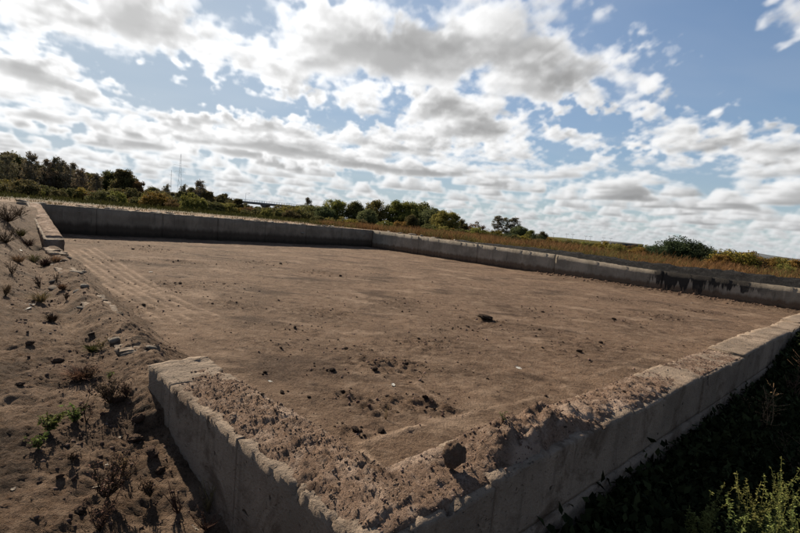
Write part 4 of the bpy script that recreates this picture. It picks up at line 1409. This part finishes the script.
# ------------------------------------------------------------------ trees and bushes
def tree_src(name, seed, h, rx, trunk_h, nclump, nleaf, lsize, leaf, bark='bark', shape='round', limbs=7, twig=0, cat='tree'):
    """a tree of height h (m): trunk with limbs, crown of leaf clumps"""
    r = np.random.RandomState(seed)
    t = thing(name, '', cat)
    mt, mc = MB(), MB()
    lean = r.randn(2) * .04 * h
    tt = np.linspace(0, 1, 6)
    top = h * (.82 if shape != 'bush' else .6)
    tp = np.column_stack([lean[0] * tt ** 2, lean[1] * tt ** 2, top * tt])
    r0 = .020 * h + .03
    mt.tube(tp, r0 * (1 - tt * .85), 7)
    cz0 = trunk_h; ch = h - trunk_h
    cl = []
    for q in range(nclump):
        u = r.rand()
        if shape == 'round':
            an = r.rand() * 6.283; cphi = r.uniform(-1, 1); rad = (r.rand() ** .45)
            c = np.array([np.cos(an) * np.sqrt(1 - cphi ** 2) * rx, np.sin(an) * np.sqrt(1 - cphi ** 2) * rx, (cphi * .5 + .5) * ch]) * np.array([rad, rad, 1])
            c[2] = cz0 + ch * .5 + (c[2] - ch * .5) * (.4 + .6 * rad)
        elif shape == 'bush':
            an = r.rand() * 6.283; v = r.rand() ** .8; rad = np.sqrt(r.rand())
            c = np.array([np.cos(an) * rx * rad, np.sin(an) * rx * rad, .08 * h + .86 * h * v * np.sqrt(max(0.02, 1 - rad ** 2.2))])
        else:      # ragged, tall
            v = r.rand() ** .9; w = np.sin(np.pi * (v * .62 + .22)) ** .6
            an = r.rand() * 6.283; rad = r.rand() ** .5
            c = np.array([np.cos(an) * rx * rad * w, np.sin(an) * rx * rad * w, cz0 + ch * v * .98])
        cl.append(c)
    cl = np.array(cl)
    cl[:, :2] += lean * np.clip(cl[:, 2:] / h, 0, 1) ** 2
    # limbs run out to some clumps
    for q in r.choice(len(cl), min(limbs + twig, len(cl)), False):
        e = cl[q]; zb = np.clip(e[2] - np.hypot(e[0], e[1]) * r.uniform(.6, 1.3), .12 * h, top)
        b = np.array([np.interp(zb, tp[:, 2], tp[:, 0]), np.interp(zb, tp[:, 2], tp[:, 1]), zb])
        mid = (b + e) / 2 + r.randn(3) * .03 * h + np.array([0, 0, -.02 * h])
        pts_ = np.array([b, mid, e, e + (e - mid) * .5 + np.array([0, 0, .04 * h])])
        rr = r0 * (.38 if twig == 0 else .22)
        mt.tube(pts_, [rr, rr * .7, rr * .4, rr * .12], 5)
        if twig:
            for _ in range(5):
                f_ = r.uniform(.3, 1); s_ = b + (e - b) * f_
                ee = s_ + (r.randn(3) * np.array([1, 1, .6]) + np.array([0, 0, 1.0])) * .055 * h
                mt.tube([s_, (s_ + ee) / 2 + r.randn(3) * .008 * h, ee], [rr * .35, rr * .25, rr * .1], 3)
    cs = (.15 if shape != 'bush' else .17) * (rx * 2 + ch) / 2 * (1 if shape == 'round' else .8)
    size = r.uniform(.55, 1.25, len(cl)) * cs
    dirs = r.randn(len(cl) * nleaf, 3)
    dirs /= np.linalg.norm(dirs, axis=1, keepdims=True)
    C = np.repeat(cl, nleaf, 0) + dirs * (np.repeat(size, nleaf) * r.rand(len(cl) * nleaf) ** .4)[:, None] * np.array([1, 1, .75])
    C = C[C[:, 2] > .03 * h]
    D = r.randn(len(C), 3) + np.array([0, 0, -.2])
    L = lsize * r.uniform(.6, 1.4, len(C))
    leaf_quads(mc, C, D, L, L * .7, r)
    # every source is scaled to a height of exactly 1 when placed
    obj('trunk', mt.mesh('trunk'), M[bark], t)
    obj('crown', mc.mesh('crown'), M[leaf], t)
    t['h'] = h
    return t


SRC = {}


def src(key, *args, **kw):
    SRC[key] = []
    n = kw.pop('n', 3)
    for q in range(n):
        kw2 = dict(kw)
        SRC[key].append(tree_src(args[0], args[1] + q * 13, *args[2:], **kw2))


src('wood', 'broadleaf_tree', 1000, 9.0, 2.9, .8, 105, 100, .38, 'leaf_dark', shape='tall', limbs=10, n=4)
src('wood_rust', 'autumn_tree', 1100, 8.5, 2.6, .8, 70, 80, .36, 'leaf_rust', shape='tall', limbs=14, twig=10, n=2)
src('sparse', 'sparse_tree', 1200, 10.0, 2.0, 2.0, 80, 44, .30, 'leaf_bare', 'pale_bark', shape='tall', limbs=20, twig=40, n=3)
src('round', 'round_tree', 1300, 8.0, 4.2, .1, 130, 110, .36, 'leaf_olive', shape='round', n=3)
src('willow', 'willow_tree', 1400, 7.0, 4.4, .1, 130, 110, .34, 'leaf_grey', shape='round', n=2)
src('round_dark', 'round_tree', 1500, 8.0, 4.0, .1, 130, 110, .36, 'leaf_dark', shape='round', n=2)
src('shrub', 'willow_shrub', 2000, 3.0, 2.6, .05, 110, 110, .15, 'leaf_shrub', shape='bush', cat='bush', n=3)
src('bush', 'bush', 1600, 3.0, 2.4, .1, 80, 90, .20, 'leaf_olive', shape='bush', cat='bush', n=2)
src('bush_y', 'autumn_bush', 1700, 3.0, 2.2, .1, 70, 80, .20, 'leaf_yellow', shape='bush', cat='bush', n=2)
src('bush_d', 'bush', 1800, 3.0, 2.6, .1, 80, 90, .20, 'leaf_dark', shape='bush', cat='bush', n=2)
src('bush_r', 'autumn_bush', 1900, 3.0, 2.2, .1, 60, 60, .18, 'leaf_rust', shape='bush', cat='bush', n=2)
USED = set()
rt = np.random.RandomState(77)


def plant(key, px, py_top, dist, label, group=None, wide=1.0, base=None):
    """stand a tree so that its top shows at (px, py_top), dist metres ahead"""
    lst = SRC[key]
    s_ = lst[rt.randint(len(lst))]
    p = at_depth(px, py_top, dist)
    zg = float(land_z(p[0], p[1])) - .05 if base is None else base
    h = max(.4, p[2] - zg)
    k_ = h / s_['h']
    rz = rt.rand() * 6.28
    sc = (k_ * wide, k_ * wide, k_)
    if s_.name not in USED:
        USED.add(s_.name)
        s_.location = (p[0], p[1], zg); s_.rotation_euler = (0, 0, rz); s_.scale = sc
        s_['label'] = label
        if group:
            s_['group'] = group
        o = s_
    else:
        o = copy_thing(s_, (p[0], p[1], zg), rz, sc, label, group or '')
        if not group and 'group' in o:
            del o['group']
    return o


# the wood behind the back wall, left: outline read along the skyline
SKY = [(-30, 150), (0, 156), (12, 150), (24, 163), (36, 166), (50, 158), (62, 159), (70, 168), (80, 172), (92, 167), (104, 178), (115, 163), (122, 166), (132, 176), (142, 181), (155, 185), (166, 186), (176, 188), (190, 187), (200, 183), (212, 190), (224, 192), (235, 195), (246, 199), (262, 206)]
sky_y = lambda x: np.interp(x, [q[0] for q in SKY], [q[1] for q in SKY])
for q, x in enumerate(np.arange(-28, 262, 4.6)):
    x = x + rt.uniform(-2.5, 2.5)
    key = ['wood', 'wood', 'wood_rust', 'wood', 'round_dark'][q % 5]
    d_ = rt.uniform(86, 108)
    lab = {'wood': 'dark ragged tree in the wood behind the back wall', 'wood_rust': 'brownish autumn tree in the wood behind the back wall', 'round_dark': 'dark rounded tree in the wood behind the back wall'}[key]
    lab = lab.replace('in the wood', 'in the ' + ('left part' if x < 60 else 'middle part' if x < 150 else 'low right end') + ' of the wood')
    plant(key, x, sky_y(x) + rt.uniform(2, 9), d_, lab, 'trees of the wood behind the back wall', rt.uniform(.75, 1.1))
for x, y, lab in [(8, 153, 'tall nearly bare tree at the left edge of the wood'), (31, 152, 'tall bare tree rising above the wood, left of centre'), (29, 163, 'pale bare tree low in the left of the wood'), (50, 160, 'thin bare tree above the wood at its left third'), (60, 158, 'tall thinly leaved tree, first of the tall clump'), (70, 163, 'thinly leaved tree in the middle of the tall clump'), (81, 168, 'thinly leaved tree at the right of the tall clump'), (97, 173, 'small sparse tree in the dip of the wood'), (167, 184, 'sparse tree below the tall pylon'), (184, 184, 'pale sparse tree just right of the tall pylon'), (200, 181, 'sparse tree sticking up at the right of the wood')]:
    plant('sparse', x, y, rt.uniform(82, 92), lab, None, rt.uniform(.8, 1.1))
for q, x in enumerate(np.arange(-10, 300, 6.5)):
    x = x + rt.uniform(-3, 3)
    hy = 191 + x * .0875
    key = ['bush_d', 'bush', 'bush_y', 'bush_d', 'bush_r', 'bush_d'][q % 6]
    nm = {'bush_d': 'dark green bush at the foot of the wood', 'bush': 'olive green bush at the foot of the wood', 'bush_y': 'yellowing bush at the foot of the wood', 'bush_r': 'rusty brown bush at the foot of the wood'}[key]
    nm = nm.replace('foot of the wood', 'foot of the ' + ('left part' if x < 90 else 'middle' if x < 190 else 'low right end') + ' of the wood')
    plant(key, x, hy - rt.uniform(5, 16) * (1 if x < 200 else .55), rt.uniform(66, 80), nm, 'bushes at the foot of the wood', rt.uniform(.8, 1.15))
for q, x in enumerate(np.arange(225, 330, 6)):
    hy = 191 + x * .0875 - (6 if x > 283 else 0)
    plant(['bush_d', 'bush', 'bush_d', 'bush_y'][q % 4], x, hy - rt.uniform(5, 9), rt.uniform(84, 100), 'bush of the low scrub in front of the bridge', 'low scrub in front of the bridge', 1.3)
plant('sparse', 310, 198, 100, 'pale sparse tree standing right of the bridge', None, .9)
# rounded trees in the middle
MID = [('round', 336, 199, 92, 'olive rounded tree leftmost of the middle group'), ('willow', 325, 206, 84, 'greyish willow low at the left of the middle group'), ('round_dark', 356, 202, 90, 'dark narrow tree between the two olive crowns'), ('round', 378, 201, 92, 'olive rounded tree in the middle of the group'), ('willow', 368, 209, 80, 'greyish willow in front of the middle olive trees'), ('round', 400, 200, 92, 'tall olive tree right of the middle'), ('round', 412, 203, 90, 'olive tree beside the tall one'), ('round_dark', 425, 203, 92, 'dark rounded tree behind the large yellow green one'), ('willow', 434, 208, 86, 'greyish willow behind the large yellow green tree'), ('round', 447, 210, 68, 'large broad yellow green tree near the end of the group'), ('round_dark', 412, 215, 72, 'dark rounded bush-like tree in front of the group'), ('round_dark', 462, 219, 72, 'dark tree at the right end of the middle group')]
for key, x, y, d_, lab in MID:
    plant(key, x, y + 1, d_, lab, None, 1.0 if 'broad' not in lab else 1.15)
for q, x in enumerate([318, 330, 345, 352, 362, 385, 393, 402, 430, 438, 445, 452, 459, 466, 474, 480]):
    hy = 191 + x * .0875
    key = ['bush_d', 'bush', 'bush', 'bush_y'][q % 4]
    plant(key, x, hy - rt.uniform(1.5, 6), rt.uniform(58, 66), {'bush_d': 'dark', 'bush': 'olive', 'bush_y': 'yellowish'}[key] + ' low bush in front of the middle trees', 'low bushes before the middle trees', 1.2)
plant('bush_r', 478, 221, 70, 'brownish sparse bush right of the middle group', None, 1.0)
# birch-like clump right of the middle
for key, x, y, d_, w, lab in [('bush', 478, 227, 60, 1.1, 'olive bush next to the brownish sparse bush'), ('bush_y', 497, 229, 62, 1.0, 'yellowing bush under the leftmost pale thin tree'), ('sparse', 500, 216, 74, 1.3, 'pale thin tree leftmost of three above the right hedge'), ('sparse', 508, 218, 74, 1.2, 'pale thin tree in the middle of three above the right hedge'), ('sparse', 515, 218, 74, 1.3, 'pale thin tree rightmost of three above the right hedge'), ('willow', 520, 226, 70, .9, 'dark green tree beside the three pale thin ones'), ('round', 532, 231, 64, 1.1, 'yellow green rounded bush in the right clump'), ('round_dark', 543, 232, 62, 1.0, 'dark rounded bush at the right end of the clump'), ('bush_y', 490, 232, 66, 1.3, 'yellow bush at the left end of the right clump'), ('shrub', 512, 233, 52, 1.3, 'dark green shrub right under the pale thin trees'), ('bush', 524, 234, 50, 1.3, 'olive bush in front of the dark green tree of the clump'), ('shrub', 538, 235, 50, 1.3, 'dark shrub in front of the yellow green rounded bush'), ('bush_y', 551, 237, 50, 1.3, 'yellowish bush at the end of the right clump'), ('bush', 484, 230, 60, 1.3, 'olive bush between the middle group and the right clump'), ('bush_d', 494, 233, 56, 1.3, 'dark bush between yellow bush and pale thin trees'), ('bush_d', 503, 234, 64, 1.1, 'dark green bush under the three pale thin trees')]:
    plant(key, x, y, d_, lab, None, w)
for q, x in enumerate([512, 525, 540, 549, 557, 565, 572, 579, 586, 593, 599]):
    hy = 190.6 + x * .0895
    plant(['bush', 'bush_d'][q % 2] if q > 3 else ['bush_d', 'bush_y'][q % 2], x, hy - rt.uniform(.5, 2.5), rt.uniform(44, 50), 'low green bush of the hedge behind the dry grass', 'low hedge behind the dry grass', 1.3)
# right: yellow scrub, the big shrub and autumn bushes
for q, x in enumerate(np.arange(606, 800, 8.0)):
    if 650 < x < 708:
        continue
    hy = 190.6 + x * .0895
    key = ['bush_y', 'bush', 'bush_y', 'bush_r'][q % 4]
    plant(key, x + rt.uniform(-3, 3), hy - rt.uniform(1, 5), rt.uniform(34, 42), {'bush': 'green', 'bush_y': 'yellowing', 'bush_r': 'rusty'}[key] + ' scrub bush beyond the dry grass on the right', 'scrub beyond the dry grass on the right', 1.15)
for key, x, y, d_, w, lab in [('shrub', 668, 240, 36, 1.0, 'left crown of the big dark green shrub on the right'), ('shrub', 684, 236, 36, 1.0, 'tallest crown of the big dark green shrub on the right'), ('shrub', 697, 242, 35, .95, 'right crown of the big dark green shrub on the right'), ('shrub', 708, 248, 34, .9, 'low right end of the big dark green shrub'), ('shrub', 654, 246, 36, 1.0, 'low left end of the big dark green shrub'), ('bush_y', 735, 248, 32, 1.3, 'large yellow autumn bush right of the big shrub'), ('bush_r', 746, 250, 32, 1.1, 'sparse brownish bush beside the yellow one'), ('bush_y', 722, 254, 31, 1.2, 'lower yellow bush between big shrub and brown bush'), ('bush', 784, 264, 30, 1.3, 'green bush near the right edge'), ('bush_d', 798, 268, 30, 1.2, 'dark bush cut by the right edge')]:
    plant(key, x, y, d_, lab, None, w)
for lst in SRC.values():
    for s_ in lst:
        if s_.name not in USED:
            for c_ in list(s_.children):
                bpy.data.objects.remove(c_)
            bpy.data.objects.remove(s_)
        elif 'h' in s_:
            pass
for o in bpy.data.objects:
    if 'h' in o:
        del o['h']


# ------------------------------------------------------------------ grass
def blades(name, A_, B_, hmin, hmax, w, mat, label, seed, lean=.35):
    r = np.random.RandomState(seed)
    X_, Y_ = xy(A_, B_)
    Z_ = land_z(X_, Y_)
    n = len(X_)
    h = r.uniform(hmin, hmax, n) * np.clip(1 + 1.5 * fbm(A_ * .35, B_ * .35, 4, .6, seed), .25, 2.0)
    an = r.rand(n) * 6.283
    sx, sy = np.cos(an) * w * .5, np.sin(an) * w * .5
    lx, ly = r.randn(n) * lean * h, r.randn(n) * lean * h
    V = np.stack([np.column_stack([X_ - sx, Y_ - sy, Z_ - .03]), np.column_stack([X_ + sx, Y_ + sy, Z_ - .03]), np.column_stack([X_ + lx + sx * .6, Y_ + ly + sy * .6, Z_ + h]), np.column_stack([X_ + lx - sx * .6, Y_ + ly - sy * .6, Z_ + h])], 1)
    stuff(obj(name, mesh_np(name, V.reshape(-1, 3), np.arange(n * 4).reshape(-1, 4)), M[mat]), label, 'grass')


rg = np.random.RandomState(8)
n = 165000
A_ = rg.rand(n) * 84 - 46; B_ = BFAR + 1.6 + rg.rand(n) ** 1.4 * 26
pt = fbm(A_ * .22, B_ * .35, 4, .6, 3)
k_ = pt + rg.rand(n) * .5 > .10
g_ = fbm(A_ * .15 + 9, B_ * .3, 4, .6, 33) + rg.rand(n) * .25 > .18
blades('dry_grass', A_[k_ & ~g_], B_[k_ & ~g_], .10, .50, .022, 'reed', 'orange brown dry grass growing beyond the right side wall', 3, .6)
blades('rough_grass', A_[k_ & g_], B_[k_ & g_], .10, .42, .022, 'reed_green', 'olive green rough grass growing in patches through the dry grass', 4, .6)
n = 26000
A_ = 32 + rg.rand(n) * 36; B_ = rg.rand(n) * 70 - 28
k_ = (fbm(A_ * .2, B_ * .2, 3, .5, 5) + rg.rand(n) * .6 > .1) & ((A_ > 46 + 4 * fbm(B_ * .2, B_ * 0, 3, .5, 7)) | (B_ > 20))
blades('meadow_grass', A_[k_], B_[k_], .12, .40, .05, 'meadow', 'green and yellow grass between the back wall and the wood', 5)
n = 6000
A_ = 26.2 + rg.rand(n) * 11; B_ = rg.rand(n) * 24 - 1
k_ = fbm(A_ * .5, B_ * .5, 3, .5, 15) + rg.rand(n) * .4 > .35
blades('sparse_grass', A_[k_], B_[k_], .04, .16, .03, 'dry', 'sparse dry grass on the pale strip behind the back wall', 6)

# ------------------------------------------------------------------ pylons, bridge, poles, far town
def pylon(label, px, py_top, dist, arms, wbase, bar):
    p = at_depth(px, py_top, dist)
    h = p[2] - 1.4
    t = thing('lattice_pylon', label, 'pylon', (p[0], p[1], 1.4), .5)
    mb = MB()
    lv = np.linspace(0, 1, 11)
    wd = lambda f_: wbase * (1 - f_) ** 1.3 + .03 * wbase + .2
    cor = [(-1, -1), (1, -1), (1, 1), (-1, 1)]
    for c in cor:
        mb.tube([(c[0] * wd(f_), c[1] * wd(f_), h * f_) for f_ in lv], bar * 1.2, 4)
    for f0, f1 in zip(lv[:-1], lv[1:]):
        for q in range(4):
            c, e = cor[q], cor[(q + 1) % 4]
            mb.bar((c[0] * wd(f0), c[1] * wd(f0), h * f0), (e[0] * wd(f1), e[1] * wd(f1), h * f1), bar * .7)
            mb.bar((e[0] * wd(f0), e[1] * wd(f0), h * f0), (c[0] * wd(f1), c[1] * wd(f1), h * f1), bar * .7)
    obj('mast', mb.mesh('mast'), M['steel'], t)
    for (f_, w_) in arms:
        mb = MB()
        z = h * f_
        for s_ in (-1, 1):
            for y_ in (-.5, .5):
                mb.bar((0, y_, z), (s_ * w_, 0, z + .3), bar * .8)
            mb.bar((0, 0, z + h * .035), (s_ * w_, 0, z + .3), bar * .7)
            mb.bar((s_ * w_, 0, z + .3), (s_ * w_, 0, z - h * .03), bar * .6)
        obj('crossarm', mb.mesh('crossarm'), M['steel'], t)
    return t


pylon('tall steel lattice pylon above the wood', 181, 154, 420, [(.78, 6.0), (.66, 4.5)], 2.6, .055)
pylon('small thin mast left of the tall pylon', 171.5, 170, 520, [(.86, 2.4)], 1.0, .05)

p0, p1 = at_depth(236, 200.5, 235), at_depth(310, 207.5, 235)
dv = (p1 - p0)[:2]; Lb = np.linalg.norm(dv)
br = thing('road_bridge', 'long low concrete road bridge on a pier at the end of the wood', 'bridge', (p0[0], p0[1], 1.4), math.atan2(dv[1], dv[0]))
zb = p0[2] - 1.4; zb1 = p1[2] - 1.4
ang = math.atan2(zb1 - zb, Lb)
rot = np.array(Matrix.Rotation(-ang, 3, 'Y'))
mb = MB(); mb.box((Lb / 2, 0, (zb + zb1) / 2 - .5), (Lb / 2 + 8, 4.5, .55), rot); obj('deck', mb.mesh('deck'), M['dark_concrete'], br)
mb = MB()
for y_ in (-4.3, 4.3):
    mb.box((Lb / 2, y_, (zb + zb1) / 2 + .95), (Lb / 2 + 8, .04, .04), rot)
    for q in range(40):
        x_ = -6 + q * (Lb + 12) / 39
        mb.box((x_, y_, zb + (zb1 - zb) * x_ / Lb + .5), (.04, .04, .48))
obj('railing', mb.mesh('railing'), M['dark_concrete'], br)
for f_ in (.40, .78):
    mb = MB()
    zt_ = zb + (zb1 - zb) * f_ - 1.05
    mb.box((Lb * f_, 0, zt_ / 2), (.9, 3.4, zt_ / 2)); mb.box((Lb * f_, 0, zt_ - .35), (1.3, 4.3, .34))
    obj('pier', mb.mesh('pier'), M['dark_concrete'], br)
mb = MB(); mb.box((Lb * 1.02, 0, zb1 / 2 - .5), (6, 5.2, zb1 / 2 - .6)); obj('abutment', mb.mesh('abutment'), M['dark_concrete'], br)


def pole(label, px, py, dist, arm, base=1.0, rad=.08, group=None):
    p = at_depth(px, py, dist)
    h = p[2] - base
    t = thing('street_lamp' if arm == 'lamp' else 'utility_pole', label, 'lamp' if arm == 'lamp' else 'pole', (p[0], p[1], base), 0, group)
    mb = MB(); mb.tube([(0, 0, 0), (0, 0, h * .6), (0, 0, h)], [rad, rad * .85, rad * .6], 6); obj('post', mb.mesh('post'), M['steel'], t)
    mb = MB()
    if arm == 'lamp':
        mb.tube([(0, 0, h * .97), (.7, 0, h * 1.03), (1.6, 0, h * 1.03)], rad * .5, 5); mb.box((1.8, 0, h * 1.02), (.4, .15, .08))
        obj('lamp_arm', mb.mesh('lamp_arm'), M['steel'], t)
    else:
        mb.box((0, 0, h * .93), (.8, .05, .05))
        for x_ in (-.7, 0, .7):
            mb.box((x_, 0, h * .93 + .2), (.06, .06, .14))
        obj('crossarm', mb.mesh('crossarm'), M['steel'], t)


pole('street lamp with curved arm at the left end of the bridge', 246, 193, 232, 'lamp', zb + 1.2)
for q, (px, py, lab) in enumerate([(554, 232.5, 'leftmost utility pole on the skyline right of the clump'), (567, 233.5, 'second utility pole on the skyline'), (573, 234, 'third utility pole on the skyline'), (586, 235.5, 'fourth utility pole on the skyline'), (590.5, 236, 'fifth utility pole on the skyline'), (604, 237.5, 'sixth utility pole on the skyline, left of the far shed'), (611, 238, 'utility pole on the skyline in front of the far shed')]):
    pole(lab, px, py, 210, 'x')

pb = at_depth(622, 242.2, 230)
b_t = thing('distant_shed', 'long low grey shed on the skyline right of the poles', 'building', (pb[0], pb[1], 1.0), -.35)
hb = pb[2] - 1.0
mb = MB(); mb.box((0, 0, hb * .42), (9.5, 5, hb * .42)); obj('shed_wall', mb.mesh('shed_wall'), M['wall_far'], b_t)
mb = MB(); mb.add([(-9.9, -5.4, hb * .843), (9.9, -5.4, hb * .843), (9.9, 5.4, hb * .843), (-9.9, 5.4, hb * .843), (-9.9, 0, hb), (9.9, 0, hb)], [[0, 1, 5, 4], [3, 4, 5, 2]]); mb.add([(-9.9, -5.4, hb * .843), (-9.9, 0, hb), (-9.9, 5.4, hb * .843), (9.9, -5.4, hb * .843), (9.9, 5.4, hb * .843), (9.9, 0, hb)], [[0, 1, 2], [3, 4, 5]])
obj('shed_roof', mb.mesh('shed_roof'), M['roof_far'], b_t)
for q in range(6):
    mb = MB(); mb.box((-7.8 + q * 3.1, -5.01, hb * .55), (.9, .05, hb * .16)); obj('window', mb.mesh('window'), M['glass_far'], b_t)

# far rise on the right horizon and a dark embankment line
def ridge(name, pxs, pys, dist, depth, mat):
    top = np.array([at_depth(x, y, dist) for x, y in zip(pxs, pys)])
    xs_ = np.linspace(top[0, 0], top[-1, 0], 80)
    zt_ = np.interp(xs_, top[:, 0], top[:, 2]); zt_ = zt_ + .12 * (zt_ - 1) * fbm(xs_ * .02, xs_ * 0, 4, .6, 6)
    prof_ = np.array([(-1, 0), (-.5, .6), (0, 1), (.5, .6), (1, 0)])
    V = np.stack([np.column_stack([xs_, np.full(80, dist + d_ * depth), .2 + (zt_ - .2) * f_]) for d_, f_ in prof_], 0)
    structure(obj(name, mesh_np(name, V.reshape(-1, 3), grid_faces(5, 80), True), M[mat]))


ridge('hill', [640, 700, 740, 760, 790, 830, 900], [247, 251, 253, 253.5, 258, 262, 268], 900, 120, 'hill')
ridge('embankment', [400, 470, 545, 560, 580, 600, 640], [227, 231, 236.5, 237.5, 239.4, 241.2, 245], 260, 14, 'leaf_dark')
# === END
